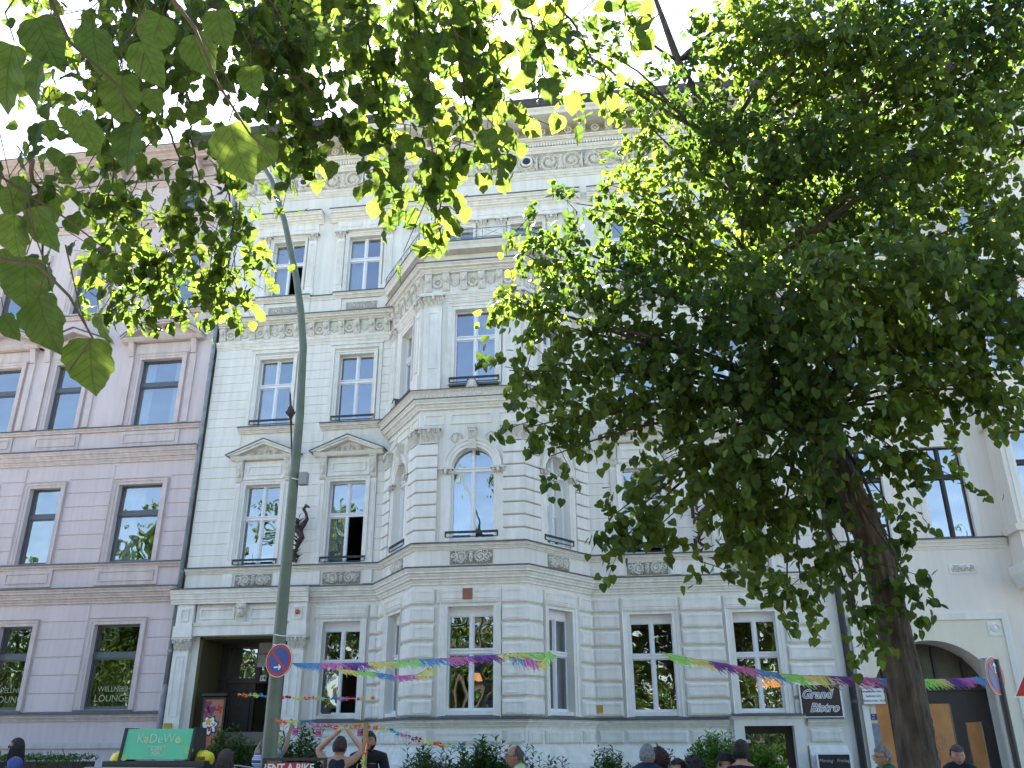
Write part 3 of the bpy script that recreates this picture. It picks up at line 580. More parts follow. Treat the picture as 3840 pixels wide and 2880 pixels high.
# -- ground floor rustication
def block(mb, F, u0, u1, z0, z1, d=.075):
    mb.box(F, u0, u1, z0, z1, -.005, d-.03); mb.box(F, u0, u1, z0, z1, d-.03, d, .03)
    if u1-u0 > .25: mb.surround(F, [(u0+.06, z0+.06), (u0+.06, z1-.06), (u1-.06, z1-.06), (u1-.06, z0+.06)], [(0, d), (0, d+.014), (-.012, d+.014), (-.012, d)], closed=True)
PIT = .385
rows = [(2.11+PIT*k, 2.11+PIT*k+.325) for k in range(7)]
ru = MB()
for i, (z0, z1) in enumerate(rows):
    for a, b in ((-6.42, -6.22), (-.98, -.35), (1.08, 2.03), (3.41, 4.4)): block(ru, FM, a, b, z0, z1)
    for F, a, b in ((FL, -1.19, -.66), (FR_, .66, 1.19)): block(ru, F, a, b, z0, z1)
    pr = [(-.005, z0), (.045, z0), (.075, z0+.03), (.075, z1-.03), (.045, z1), (-.005, z1)]
    e1 = .53; ul = (BAYP[1][0]-1.35/2.413*e1, BAYP[1][1]+2/2.413*e1); ur = (BAYP[2][0]+1.35/2.413*e1, BAYP[2][1]+2/2.413*e1)
    ru.sweep([ul, BAYP[1], (-4.36, -2.0)], pr); ru.sweep([(-2.84, -2.0), BAYP[2], ur], pr)
    for F, s0, s1 in ((FB, -1.2, -.81), (FB, .81, 1.2)): ru.surround(F, [(s0, z0+.06), (s0, z1-.06), (s1, z1-.06), (s1, z0+.06)], [(0, .075), (0, .089), (-.012, .089), (-.012, .075)], closed=True)
z0, z1 = rows[-1]
for F, a, b in ((FM, -7.85, -6.47), (FM, -.3, 1.03), (FM, 2.08, 3.36), (FB, -.71, .81-.05), (FL, -.62, .62), (FR_, -.62, .62)): block(ru, F, a, b, z0, z1)
ru.build('rusticated_block', M_trim, hotel).name = 'rustication'
for F, c, w in ((FM, -7.14, .96), (FM, R1, .98), (FM, R2, .96), (FB, .05, 1.02), (FL, 0, .86), (FR_, 0, .86)):
    q = simple_surround(F, c, w, 2.06, 4.36, wd=.17); q.build('window_surround', M_trim, hotel)
    q = MB(); q.side(F, [(-.2, 2.2), (.12, 2.08), (.12, 2.06), (-.2, 2.06)], c-w/2-.16, c+w/2+.16); q.build('window_sill', M_flash, hotel)
for F, L in ((FM, [(-7.9, -6.4), (-.93, -.38), (-.3, 1.05), (1.13, 1.9), (3.68, 4.35)]), (FB, [(-1.2, -.85), (-.7, .75), (.85, 1.2)]), (FL, [(-1.15, -.7), (-.6, .6), (.7, 1.15)]), (FR_, [(-1.15, -.7), (-.6, .6), (.7, 1.15)])):
    for a, b in L: bp = MB(); block(bp, F, a, b, 1.56, 1.82, .06); bp.build('plinth_panel', M_trim, hotel)

# -- bay, first floor: arches, corner piers with courses and capitals, cresting heads
for F, c, w in ((FB, .05, 1.0), (FL, 0, .86), (FR_, 0, .86)):
    R = w/2; zc = 8.04-R; a_ = [(c-R*math.cos(PI*i/20), zc+R*math.sin(PI*i/20)) for i in range(21)]
    q = MB(); q.surround(F, a_, [(0, 0), (0, .04), (.06, .04), (.07, .065), (.15, .065), (.16, .09), (.2, .1), (.2, 0)]); q.build('arch_moulding', M_trim, hotel)
    for sg in (-1, 1):
        q = MB(); x = c+sg*(w/2+.12); q.box(F, x-.11, x+.11, 5.77, zc-.2, 0, .05); q.build('arch_pier', M_trim, hotel)
    for sg in (-1, 1): capital(F, c+sg*(w/2+.12), zc-.2, zc-.005, .22, .055).build('arch_pier_capital', M_orn, hotel)
    q = MB(); q.side(F, [(0, 7.98), (.1, 7.98), (.14, 8.2), (.2, 8.3), (.2, 8.52), (0, 8.52)], c-.09, c+.09); q.side(F, [(0, 8.46), (.23, 8.46), (.23, 8.52), (0, 8.52)], c-.11, c+.11); ko = q.build('keystone', M_orn, hotel)
    q = MB(); hw = 1.18
    for sg in (-1, 1):
        r_ = MB(); relief(F, c+sg*.42, 8.28, .36, .38, .05, 'one', r_, -.001, 30, 30); r_.build('spandrel_relief', M_orn, hotel)
    relief_panel(F, c, 5.44, .98 if F is FB else .78, .3)
    q = MB(); hw = 1.2 if F is FB else 1.15
    for a, b in ((-hw+.05, -.65), (-.5, .5), (.65, hw-.05)): q.surround(F, [(a, 8.64), (a, 8.9), (b, 8.9), (b, 8.64)], [(0, 0), (0, .03), (-.035, .03), (-.035, 0)], closed=True)
    q.build('attic_panel', M_trim, hotel)
    # head on the cresting
    q = MB(); pts = [(-.22, 9.4), (-.14, 9.47), (-.1, 9.62), (-.05, 9.68), (.05, 9.68), (.1, 9.62), (.14, 9.47), (.22, 9.4)]; pts = [(c+x, z) for x, z in pts]
    q.extr(F, pts, .12, .3); q.ball(F.p(c, 9.52, .31), .07, 8, sz=1.2); o = q.build('cresting_head', M_orn, hotel)
    f = MB(); f.extr(F, [(x*1, z+.02) for x, z in pts]+[(x, z+.045) for x, z in reversed(pts)], -.1, .32); f.build('flashing', M_flash, o)
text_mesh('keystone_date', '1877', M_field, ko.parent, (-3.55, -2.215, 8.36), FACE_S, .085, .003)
Q4 = [MB() for _ in range(4)]; H = (8.15-5.77)/8
for i in range(8):
    za, zb = 5.77+i*H+.015, 5.77+(i+1)*H-.015; pr = [(-.005, za), (.07, za), (.085, za+.015), (.085, zb-.015), (.07, zb), (-.005, zb)]
    e1 = .50; ul = (BAYP[1][0]-1.35/2.413*e1, BAYP[1][1]+2/2.413*e1); ur = (BAYP[2][0]+1.35/2.413*e1, BAYP[2][1]+2/2.413*e1)
    for q_, pa in zip(Q4, ([ul, BAYP[1], (-4.38, -2.0)], [(-2.82, -2.0), BAYP[2], ur], [(-6.18, -.03), (-5.9, -.445)], [(-1.3, -.445), (-1.02, -.03)])): q_.sweep(pa, pr)
for q_ in Q4: q_.build('corner_pier', M_trim, hotel)
for F, u, w in ((FB, -1.0, .44), (FB, 1.0, .44), (FL, .97, .44), (FR_, -.97, .44), (FL, -1.0, .36), (FR_, 1.0, .36)):
    capital(F, u, 8.16, 8.55, w, .085).build('corner_pier_capital', M_orn, hotel)
    # second floor pilasters
    q = MB(); q.box(F, u-w/2+.0, u+w/2-.0, 9.95, 11.8, 0, .08); q.box(F, u-w/2-.015, u+w/2+.015, 9.5, 9.95, 0, .13); q.surround(F, [(u-w*.25, 10.1), (u-w*.25, 11.65), (u+w*.25, 11.65), (u+w*.25, 10.1)], [(0, .08), (0, .1), (-.02, .1), (-.02, .08)], closed=True); o = q.build('corner_pilaster', M_trim, hotel)
    capital(F, u, 11.8, 12.14, w, .085).build('capital', M_orn, o)
for F, c, w in ((FB, .06, 1.02), (FL, 0, .86), (FR_, 0, .86)):
    q = simple_surround(F, c, w, 9.66, 11.72, wd=.17); [q.ball(F.p(c+sg*(w/2+.2), 9.9+k*.38, .07), .018, 5) for sg in (-1, 1) for k in range(6)]; q.build('window_surround', M_trim, hotel)
    q = MB(); q.box(F, c-w/2-.1, c+w/2+.1, 9.6, 9.655, .0, .12); q.build('window_sill', M_flash, hotel)

# -- portal with pilasters, mask and entablature
for u in (-11.16, -8.2):
    q = MB(); q.box(FM, u-.2, u+.2, -.6, 3.68, 0, .2); q.surround(FM, [(u-.11, 2.2), (u-.11, 3.6), (u+.11, 3.6), (u+.11, 2.2)], [(0, .2), (0, .22), (-.02, .22), (-.02, .2)], closed=True); q.box(FM, u-.24, u+.24, -.6, 1.9, 0, .25); o = q.build('portal_pilaster', M_trim, hotel)
    capital(FM, u, 3.68, 4.03, .4, .2).build('capital', M_orn, o)
    q = MB(); q.box(FM, u-.25, u+.25, 4.035, 4.3, 0, .28); q.box(FM, u-.22, u+.22, 4.3, 4.82, 0, .25); q.surround(FM, [(u-.11, 4.42), (u-.11, 4.72), (u+.11, 4.72), (u+.11, 4.42)], [(0, .25), (0, .28), (-.035, .28), (-.035, .25)], closed=True); q.build('portal_pedestal', M_trim, hotel)
q = MB(); q.box(FM, -10.9, -8.46, 4.065, 4.3, 0, .22); q.side(FM, [(0, 4.3), (.25, 4.3), (.27, 4.38), (0, 4.38)], -10.9, -8.46); q.box(FM, -10.9, -8.46, 4.38, 4.82, 0, .16)
for a, b in ((-10.8, -9.88), (-9.48, -8.55)): q.surround(FM, [(a, 4.46), (a, 4.74), (b, 4.74), (b, 4.46)], [(0, .16), (0, .2), (-.05, .2), (-.05, .16)], closed=True)
q.build('portal_entablature', M_trim, hotel)
q = MB(); q.side(FM, [(0, 4.36), (.2, 4.36), (.32, 4.82), (0, 4.82)], -9.8, -9.56); q.ball(FM.p(-9.68, 4.6, .3), .09, 10, sz=1.3); q.ball(FM.p(-9.68, 4.58, .38), .025, 6); q.ball(FM.p(-9.68, 4.72, .3), .11, 8, sz=.5); q.build('portal_mask', M_orn, hotel)
q = MB(); q.box(FM, -10.8, -10.72, 0, 4.06, -1.3, -.01); q.box(FM, -8.58, -8.5, 0, 4.06, -1.3, -.01); q.box(FM, -10.8, -8.5, 4.0, 4.06, -1.3, -.01); q.build('portal_reveal', M_olive, hotel)
pd = MB(); pd.box(FM, -10.72, -8.58, 3.02, 3.14, -1.25, -1.1); pd.box(FM, -10.72, -10.5, 0, 4.0, -1.25, -1.13); pd.box(FM, -8.78, -8.58, 0, 4.0, -1.25, -1.13); pd.box(FM, -9.75, -9.63, 3.14, 4.0, -1.25, -1.13); pd.box(FM, -10.72, -8.58, 3.9, 4.0, -1.25, -1.12)
door = pd.build('entrance_door', M_darkwood, hotel)
q = MB()
for a, b in ((-10.5, -9.72),): 
    q.box(FM, a, b, 0, 3.02, -1.22, -1.16); q.surround(FM, [(a+.1, 1.9), (a+.1, 2.85), (b-.1, 2.85), (b-.1, 1.9)], [(0, -1.16), (0, -1.13), (-.03, -1.13), (-.03, -1.16)], closed=True)
q.build('door_leaf', M_darkwood, door)
F2 = Fr(-8.82, 1.2, -.35, .8); q = MB(); q.box(F2, 0, .85, 0, 3.0, -.03, .03); q.build('door_leaf', M_darkwood, door)
q = MB(); q.face([FM.p(-10.5, 3.14, -1.2), FM.p(-9.75, 3.14, -1.2), FM.p(-9.75, 3.9, -1.2), FM.p(-10.5, 3.9, -1.2)]); q.face([FM.p(-9.63, 3.14, -1.2), FM.p(-8.78, 3.14, -1.2), FM.p(-8.78, 3.9, -1.2), FM.p(-9.63, 3.9, -1.2)]); q.build('pane', M_glass, door)
# bistro door
q = MB(); q.surround(FM, [(2.27, -.6), (2.27, 1.9), (3.33, 1.9), (3.33, -.6)], [(0, -.01), (0, .12), (.22, .12), (.22, -.01)]); q.build('door_surround', M_white, hotel)
q = MB(); q.surround(FM, [(2.27, -.6), (2.27, 1.9), (3.33, 1.9), (3.33, -.6)], [(0, -.28), (0, -.2), (-.16, -.2), (-.16, -.28)]); q.box(FM, 2.43, 3.17, -.6, .1, -.26, -.22); o = q.build('cellar_door', M_darkwood, hotel)
q = MB(); q.face([FM.p(2.4, .1, -.24), FM.p(3.2, .1, -.24), FM.p(3.2, 1.76, -.24), FM.p(2.4, 1.76, -.24)]); q.build('pane', M_glassg, o)
q = MB(); q.box(FM, 2.29, 2.4, 1.55, 1.62, -.2, -.14); q.build('door_closer', M_frame, o)

def downpipe(x, z0, z1, parent, name='downpipe', m=M_pipe, r=.055, y=-.1):
    q = MB(); q.tube([(x, y, z0), (x, y, z1)], r, 10); o = q.build(name, m, parent, smooth=True)
    b = MB(); z = z0+.8
    while z < z1: b.tube([(x, y, z), (x, y, z+.07)], r+.012, 10); z += 1.95
    b.build('pipe_bracket', m, o); return o
downpipe(-11.5, 2.9, 18.8, hotel); q = MB(); q.tube([(-11.5, -.1, .2), (-11.5, -.1, 2.95)], .07, 10); q.build('downpipe_foot', M_pipe, hotel)
downpipe(4.68, -.4, 18.8, hotel, m=mat('sooty_pipe', (.06, .065, .07), .6), r=.07)

# ================================================================== PINK HOUSE
pink = thing('pink_house', 'mauve pink stucco house with grey framed windows at the left', 'building')
PX0, PX1 = -27.0, -11.52; FP = Fr(0, 0.0)
cols = [-13.07, -15.88, -18.1, -20.8, -23.6, -25.8]; wid = [1.26, .92, 1.26, 1.26, .92, 1.26]
ops = []
for c, w in zip(cols, wid): ops += [(c-w/2, c+w/2, 2.38, 4.42), (c-w/2, c+w/2, 6.03, 8.12), (c-w/2, c+w/2, 9.82, 11.86), (c-w/2, c+w/2, 13.55, 15.5)]
for i, c in enumerate(cols): ops += [(c-.38, c+.38, 16.9, 17.75)]
q = MB(); wall(q, FP, PX0, PX1, -.6, 18.95, ops, .22); q.box(FP, PX0, PX0+.3, -.6, 18.95, -12, -.3); q.box(FP, PX1-.3, PX1, -.6, 18.95, -12, -.3); q.build('wall', M_pink, pink)
q = MB()
for z in (1.5, 5.3, 9.1, 12.8, 16.3): q.box(FP, PX0+.3, PX1-.3, z, z+.3, -11.6, -.25)
q.box(FP, PX0+.3, PX1-.3, 1.8, 18.9, -4.2, -4.0)
for x in (-14.6, -17, -19.5, -22.2, -24.7): q.box(FP, x-.06, x+.06, 1.81, 18.9, -3.95, -.26)
q.build('floor_slab', M_room, pink)
q = MB(); q.box(FP, PX0-.1, PX1, 18.98, 19.08, -12.2, .6); q.build('roof', M_roof, pink)
for k, (c, w) in enumerate(zip(cols, wid)):
    for zb, zt, cu in ((2.38, 4.42, None), (6.03, 8.12, 'left'), (9.82, 11.86, 'both'), (13.55, 15.5, None)):
        window(pink, FP, c, zb, zt, w, -.16, 'bar', M_greyframe, M_glass if zb > 3 else M_glassg, False, cu if k % 2 == 0 else None, ratio=.62)
        q = simple_surround(FP, c, w, zb-.05, zt, M_pinktrim, .16)
        q.build('window_surround', M_pinktrim, pink)
    window(pink, FP, c, 16.9, 17.75, .76, -.16, 'bar', M_greyframe, M_glass, False, None, ratio=.6)
    # second floor: hood on consoles
    q = MB(); hw = w/2+.62; z0 = 12.38
    for sg in (-1, 1): q.box(FP, c+sg*(w/2+.33)-.09, c+sg*(w/2+.33)+.09, 9.86, 11.95, 0, .06); q.side(FP, [(0, 11.95), (.08, 11.98), (.16, 12.3), (.2, 12.37), (0, 12.37)], c+sg*(w/2+.33)-.08, c+sg*(w/2+.33)+.08)
    q.box(FP, c-w/2-.2, c+w/2+.2, 12.0, 12.36, 0, .04)
    q.side(FP, [(0, z0), (.2, z0), (.27, z0+.06), (.3, z0+.1), (0, z0+.11)], c-hw, c+hw)
    if k % 2 == 0:
        R = 1.45*hw; rise = R-math.sqrt(R*R-hw*hw); cz = z0+.11-(R-rise)+.0
        a0 = math.asin(hw/R); arc = [(c+R*math.sin(-a0+2*a0*i/14), cz+R*math.cos(-a0+2*a0*i/14)) for i in range(15)]
        q.extr(FP, [arc[0]]+arc[1:-1]+[arc[-1]]+[(c+(R-.1)*math.sin(a0*.86-2*a0*.86*i/14), cz+(R-.1)*math.cos(a0*.86-2*a0*.86*i/14)) for i in range(15)], 0, .26)
        q.extr(FP, arc+[(x, z-.05) for x, z in reversed(arc)], .26, .32)
        fl = MB(); fl.extr(FP, [(x, z+.005) for x, z in arc]+[(x, z+.03) for x, z in reversed(arc)], 0, .34)
    else:
        zp = z0+.55
        for sg in (-1, 1): q.extr(FP, [(c+sg*hw, z0+.11), (c, zp), (c, zp-.12), (c+sg*(hw-.22), z0+.11)], 0, .28)
        fl = MB(); [fl.extr(FP, [(c+sg*(hw+.03), z0+.115), (c+sg*(hw+.03), z0+.14), (c, zp+.03), (c, zp+.004)], 0, .32) for sg in (-1, 1)]
    o = q.build('window_hood', M_pinktrim, pink); fl.build('flashing', M_flash, o)
    for zz in (9.46, 5.66):
        q = MB(); q.box(FP, c-w/2-.25, c+w/2+.25, zz-.25, zz+.2, 0, .05); q.surround(FP, [(c-w/2-.15, zz-.15), (c-w/2-.15, zz+.12), (c+w/2+.15, zz+.12), (c+w/2+.15, zz-.15)], [(0, .05), (0, .075), (-.03, .075), (-.03, .05)], closed=True); q.build('sill_panel', M_pinktrim, pink)
    q = MB(); q.box(FP, c-w/2-.15, c+w/2+.15, 2.3, 2.37, 0, .1); q.build('window_sill', M_greyframe, pink)
PP = [(PX0, 0), (PX1-.02, 0)]
for z0, z1, o_, n_ in ((2.12, 2.28, .14, 2), (4.96, 5.32, .3, 3), (5.86, 5.98, .12, 1), (8.76, 9.12, .24, 3), (9.68, 9.8, .12, 1), (13.3, 13.42, .12, 1), (16.4, 16.6, .16, 2), (17.9, 18.06, .14, 2)):
    ledge('string_course', pink, PP, z0, z1, o_, n_, M_pinktrim)
ledge('eaves_cornice', pink, PP, 18.56, 18.92, .8, 3, M_pinktrim)
q = MB(); q.box(FP, PX0, PX1, -.6, 1.5, 0, .12); q.box(FP, PX0, PX1, 1.5, 1.62, 0, .16); q.build('plinth', M_pinktrim, pink)
u = PX0+.3
while u < PX1:
    console(FP, u, .2, 18.12, 18.55, .4).build('eaves_console', M_pinktrim, pink); u += .66
edges = []
gaps = sorted([(c-w/2-.2, c+w/2+.2) for c, w in zip(cols, wid)]); x = PX0; free = []
for a, b in gaps: free.append((x, a)); x = b
free.append((x, PX1-.03))
for a, b in free:
    for z0, z1, p in ((2.32, 4.94, .44), (6.0, 8.7, .40)):
        q = MB()
        n = round((z1-z0)/p); h = (z1-z0)/n
        for i in range(n): q.box(FP, a+.01, b-.01, z0+i*h+.012, z0+(i+1)*h-.012, -.005, .025, .01)
        q.build('wall_courses', M_pink, pink)

# ================================================================== CREAM HOUSE (right)
cream = thing('cream_house', 'cream stucco house with brown windows and an arched gateway', 'building')
CX0, CX1 = 4.76, 20.0; FC = Fr(0, .0)
ops = []
for c in (5.63, 7.5): ops += [(c-.47, c+.47, 5.93, 8.15), (c-.47, c+.47, 9.8, 11.9), (c-.47, c+.47, 13.55, 15.5), (c-.4, c+.4, 16.9, 18.2)]
ops += [(c-.5, c+.5, a, b) for c in (14.2, 16.4, 18.6) for a, b in ((2.2, 4.3), (5.93, 8.15), (9.8, 11.9), (13.55, 15.5))]
cutl, cutr = 5.12, 7.82
q = MB(); wall(q, FC, CX0, CX1, -.6, 19.2, ops+[(cutl, cutr, -.6, 3.66, False, .9)], .2)
# segmental arch head filling
n = 24; hw = (cutr-cutl)/2; cx = (cutl+cutr)/2; arc = [(cx-hw*math.cos(PI*i/n), 2.35+1.3*math.sin(PI*i/n)) for i in range(n+1)]
for i in range(n):
    a, b = arc[i], arc[i+1]; q.face([FC.p(*a), FC.p(*b), FC.p(b[0], 3.66), FC.p(a[0], 3.66)]); q.face([FC.p(*a), FC.p(*b), FC.p(*b, -.9), FC.p(*a, -.9)])
q.box(FC, CX0, CX0+.3, -.6, 19.2, -12, -.3); q.build('wall', M_cream, cream)
q = MB(); q.side(Fr(0, 0), [], 0, 0) if False else None
pts = [(5.9-.02, 4.1)]  # pale yellow field round the gateway
fld = MB()
xs = [4.9]+[a[0] for a in arc if a[0] < cx]
for i in range(n):
    a, b = arc[i], arc[i+1]; fld.face([FC.p(*a, .012), FC.p(*b, .012), FC.p(b[0], 4.08, .012), FC.p(a[0], 4.08, .012)])
fld.face([FC.p(cutr, -.6, .012), FC.p(8.1, -.6, .012), FC.p(8.1, 4.08, .012), FC.p(cutr, 4.08, .012)]); fld.face([FC.p(4.98, -.6, .012), FC.p(cutl, -.6, .012), FC.p(cutl, 4.08, .012), FC.p(4.98, 4.08, .012)])
fld.build('gateway_surround', M_yellow, cream)
q = MB(); q.surround(FC, [(4.98, -.6), (4.98, 4.08), (8.1, 4.08), (8.1, -.6)], [(0, 0), (0, .05), (.14, .06), (.14, 0)]); q.build('gateway_border', M_white, cream)
q = MB(); q.box(FC, 7.78, 8.06, 3.72, 4.02, .012, .03); r_ = MB(); relief(FC, 7.92, 3.87, .26, .28, .04, 'one', r_, .02, 26, 26); o = q.build('medallion', M_trim, cream); r_.build('relief', M_trim, o)
for c in (5.75, 7.5): q = MB(); q.box(FC, c-.29, c+.29, 5.1, 5.32, 0, .02); o = q.build('relief_panel', M_trim, cream); r_ = MB(); relief(FC, c, 5.21, .54, .2, .05, 'swirl', r_, .012, 44, 20); r_.build('relief', M_orn, o)
for c in (5.63, 7.5):
    for zb, zt, ra in ((5.93, 8.15, .66), (9.8, 11.9, .66), (13.55, 15.5, .66), (16.9, 18.2, .6)):
        window(cream, FC, c, zb, zt, .94 if zt < 17 else .8, -.14, 'cross', M_brown, M_glass, False, 'right' if c > 7 else None, ratio=ra)
        q = MB(); w = .94 if zt < 17 else .8; q.surround(FC, [(c-w/2, zb), (c-w/2, zt), (c+w/2, zt), (c+w/2, zb)], [(0, 0), (0, .02), (.15, .02), (.15, 0)]); q.build('window_surround', M_white, cream)
for c in (14.2, 16.4, 18.6):
    for a, b in ((2.2, 4.3), (5.93, 8.15), (9.8, 11.9), (13.55, 15.5)): window(cream, FC, c, a, b, 1., -.14, 'cross', M_brown, M_glass, False, None)
for z, l in ((5.66, .1), (9.5, .1), (13.25, .1), (12.2, .16)): ledge('string_course', cream, [(CX0+.1, 0), (8.56, 0)], z, z+.24, l, 3, M_cream)
ledge('eaves_cornice', cream, [(CX0, 0), (8.58, 0)], 18.6, 19.3, .6, 3, M_cream)
# projecting bay at the right edge
FBX = [(8.62, 0), (8.62, -.7), (13.0, -.7), (13.0, 0)]; fb_ = Fr(0, -.7)
q = MB(); wall(q, fb_, 8.62, 13.0, 5.0, 18.8, [(8.88, 9.88, zb, zt, False, .18) for zb, zt in ((6.1, 8.25), (9.8, 11.9), (13.55, 15.5))]+[(11.5, 12.5, zb, zt, False, .18) for zb, zt in ((6.1, 8.25), (9.8, 11.9), (13.55, 15.5))])
q.sweep([(8.62, 0), (8.62, -.7)], [(0, 5.0), (0, 18.8)], False); q.sweep([(13, -.7), (13, 0)], [(0, 5.0), (0, 18.8)], False); q.face([(8.62, 0, 5.0), (8.62, -.7, 5.0), (13, -.7, 5.0), (13, 0, 5.0)]); q.face([(8.62, 0, 18.8), (8.62, -.7, 18.8), (13, -.7, 18.8), (13, 0, 18.8)]); q.build('bay_wall', M_cream, cream)
for zb, zt in ((6.1, 8.25), (9.8, 11.9), (13.55, 15.5)):
    for c in (9.38, 12.0):
        window(cream, fb_, c, zb, zt, 1., -.12, 'cross', M_brown, M_glass, False, None, ratio=.64)
        q = MB(); q.surround(fb_, [(c-.5, zb), (c-.5, zt), (c+.5, zt), (c+.5, zb)], [(0, 0), (0, .03), (.16, .03), (.16, 0)]); q.build('window_surround', M_white, cream)
    q = MB(); q.sweep(FBX, [(-.01, zt+.22), (.1, zt+.22), (.14, zt+.3), (-.01, zt+.32)]); q.build('bay_moulding', M_cream, cream); q = MB(); q.sweep(FBX, [(-.01, zb-.2), (.08, zb-.2), (.1, zb-.06), (-.01, zb-.05)]); q.build('bay_moulding', M_cream, cream)
q = MB(); q.sweep(FBX, [(-.01, 4.72), (.0, 4.72), (.12, 5.0), (.12, 5.2), (-.01, 5.2)]); q.build('bay_corbel', M_white, cream)
q = MB()
for z in (1.5, 5.25, 9.1, 12.8, 16.3):
    q.box(FC, 8.2 if z < 5 else CX0+.3, CX1, z, z+.3, -11.6, -.22)
q.box(FC, CX0+.3, CX1, 5.6, 19, -4.2, -4.0); q.box(FC, 6.5, 6.6, 5.6, 19, -3.9, -.25); q.box(FC, 8.5, 8.6, 5.6, 19, -3.9, -.25); q.build('floor_slab', M_room, cream)
q = MB(); q.box(FC, CX0, CX1, 19.32, 19.5, -12, .5); q.build('roof', M_roof, cream)
# gateway: dark passage, glazed lunette, side wall coloured as if lit orange
q = MB(); q.box(FC, cutl, cutr, 2.62, 2.8, -.85, -.7)
for x in (5.6, 6.15, 6.75, 7.35): q.box(FC, x-.035, x+.035, 2.8, 3.6, -.84, -.74)
o = q.build('gateway_fanlight', M_brown, cream); g = MB(); g.face([FC.p(*a, -.8) for a in arc]); g.build('pane', mat('dusty_glass', (.10, .085, .05), .25, .3, 3), o)
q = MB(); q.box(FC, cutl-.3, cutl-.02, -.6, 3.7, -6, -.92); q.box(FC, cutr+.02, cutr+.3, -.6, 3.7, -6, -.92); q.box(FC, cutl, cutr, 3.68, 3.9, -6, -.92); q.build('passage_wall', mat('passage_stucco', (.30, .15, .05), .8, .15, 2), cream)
M_gate = mat('orange_brown_board', (.66, .31, .10), .55, .25, 1.3, col2=(.40, .15, .04))
q = MB(); q.box(FC, cutl+.02, 5.6, -.6, 2.6, -.84, -.78); q.box(FC, 6.15, 6.9, -.6, 2.35, -.84, -.78); q.box(FC, 7.2, 7.5, -.6, 1.95, -.84, -.78); o = q.build('gateway_board', M_gate, cream)
q = MB(); q.box(FC, 5.62, 6.12, -.6, 2.6, -.9, -.76); q.box(FC, 6.93, 7.17, -.6, 2.6, -.9, -.76); q.box(FC, 7.52, cutr-.02, -.6, 2.6, -.9, -.76); q.box(FC, 6.12, 6.93, 2.37, 2.6, -.9, -.76); q.box(FC, 7.17, 7.52, 1.97, 2.6, -.9, -.76); q.build('gateway_post', M_brown, cream)
# a white scrawl on the middle board
q = MB(); pts = []; 
for i in range(60):
    t_ = i/59; pts.append(FC.p(6.25+.5*t_+.07*math.sin(t_*31), 1.55+.16*math.sin(t_*23)+.05*math.sin(t_*60), -.774))
q.tube(pts, .012, 4); q.build('scrawl', mat('faded_white_paint', (.5, .33, .2), .8), o)
# ================================================================== GROUND
q = MB(); q.face([(-400, -400, -.14), (400, -400, -.14), (400, 400, -.14), (-400, 400, -.14)]); tag(q.build('ground', mat('earth', (.10, .10, .07), .95, .2, .3)), kind='structure')
q = MB(); q.face([(-90, -19.2, -.135), (90, -19.2, -.135), (90, -11.6, -.135), (-90, -11.6, -.135)]); tag(q.build('road', mat('asphalt', (.055, .055, .057), .9, .12, 2, .4, 90)), kind='structure')
q = MB(); q.box(Fr(0, -11.45), -90, 90, -.13, 0, -12.3, 0); tag(q.build('pavement', mat('paving_slabs', (.30, .29, .27), .9, .15, 1.4, .4, 60)), kind='structure')
q = MB(); q.box(Fr(0, -11.45), -90, 90, -.13, .005, .002, .15); tag(q.build('kerb', mat('granite_kerb', (.33, .32, .31), .8, .15, 9)), kind='structure')
q = MB(); q.box(Fr(0, -34), -90, 90, -.13, 0, -14.6, 0); tag(q.build('canal_side_path', mat('sandy_path', (.24, .21, .17), .95, .15, 1.4)), kind='structure')

# ================================================================== FOLIAGE
L_far = leaf_mat('linden_leaf', (.080, .125, .030), (.17, .27, .03), .5, tw=.56)
L_near = leaf_mat('near_linden_leaf', (.028, .050, .010), (.165, .25, .035), .6, tw=.62, veins=True)
L_bush = leaf_mat('laurel_leaf', (.045, .10, .022), (.12, .24, .02), .55, tw=.3)
L_olean = leaf_mat('oleander_leaf', (.11, .22, .04), (.2, .4, .04), .6, tw=.35)
M_bark = mat('bark', (.075, .058, .042), .95, .3, 9, .9, 22)
M_trunk = mat('ridged_bark', (.115, .085, .06), .95, .35, 14, 1.0, 34, col2=(.04, .03, .022))
_n = M_trunk.node_tree; _mp = _n.nodes.new('ShaderNodeMapping'); _mp.inputs['Scale'].default_value = (1, 1, .22); _tc = [q for q in _n.nodes if q.type == 'TEX_COORD'][0]; _n.links.new(_tc.outputs['Object'], _mp.inputs[0])
for q in _n.nodes:
    if q.type == 'TEX_NOISE': _n.links.new(_mp.outputs[0], q.inputs['Vector'])
def leaf_template(near):
    if not near:
        h = [(0, .02), (.26, -.07), (.5, .16), (.47, .48), (.26, .80), (0, 1.08)]
        V = [(x, y, .16*x-.10*y*y) for x, y in h]+[(-x, y, .16*x-.10*y*y) for x, y in h[1:-1]]
        return np.array(V), [(0, 1, 2, 3, 4, 5), (0, 5, 9, 8, 7, 6)]
    n = 15; out = []
    for i in range(n+1):
        t = i/n; a = t*PI                       # heart-shaped half outline with teeth
        x = .56*math.sin(a)**.78*(1-.28*t); y = .06-.13*math.sin(min(a*2.1, PI))+1.02*t**1.12
        if 0 < i < n: x *= 1+(.045 if i % 2 else -.03)
        out.append((x, y))
    out[-1] = (0, 1.12); V = []; F = []; cols = (0, .5, 1)
    for sg in (1, -1):
        b = len(V)
        for (x, y), k in zip(out, range(n+1)):
            for c in cols:
                yy = (y if c == 1 else (.04+1.0*(k/n))*(1-c)+y*c)
                V.append((sg*x*c, yy, .20*x*c-.22*yy*yy+.05*math.sin(k*1.3)*c*x*2))
        F += [(b+3*i+j, b+3*i+j+1, b+3*i+j+4, b+3*i+j+3) for i in range(n) for j in range(2)]
    return np.array(V), F
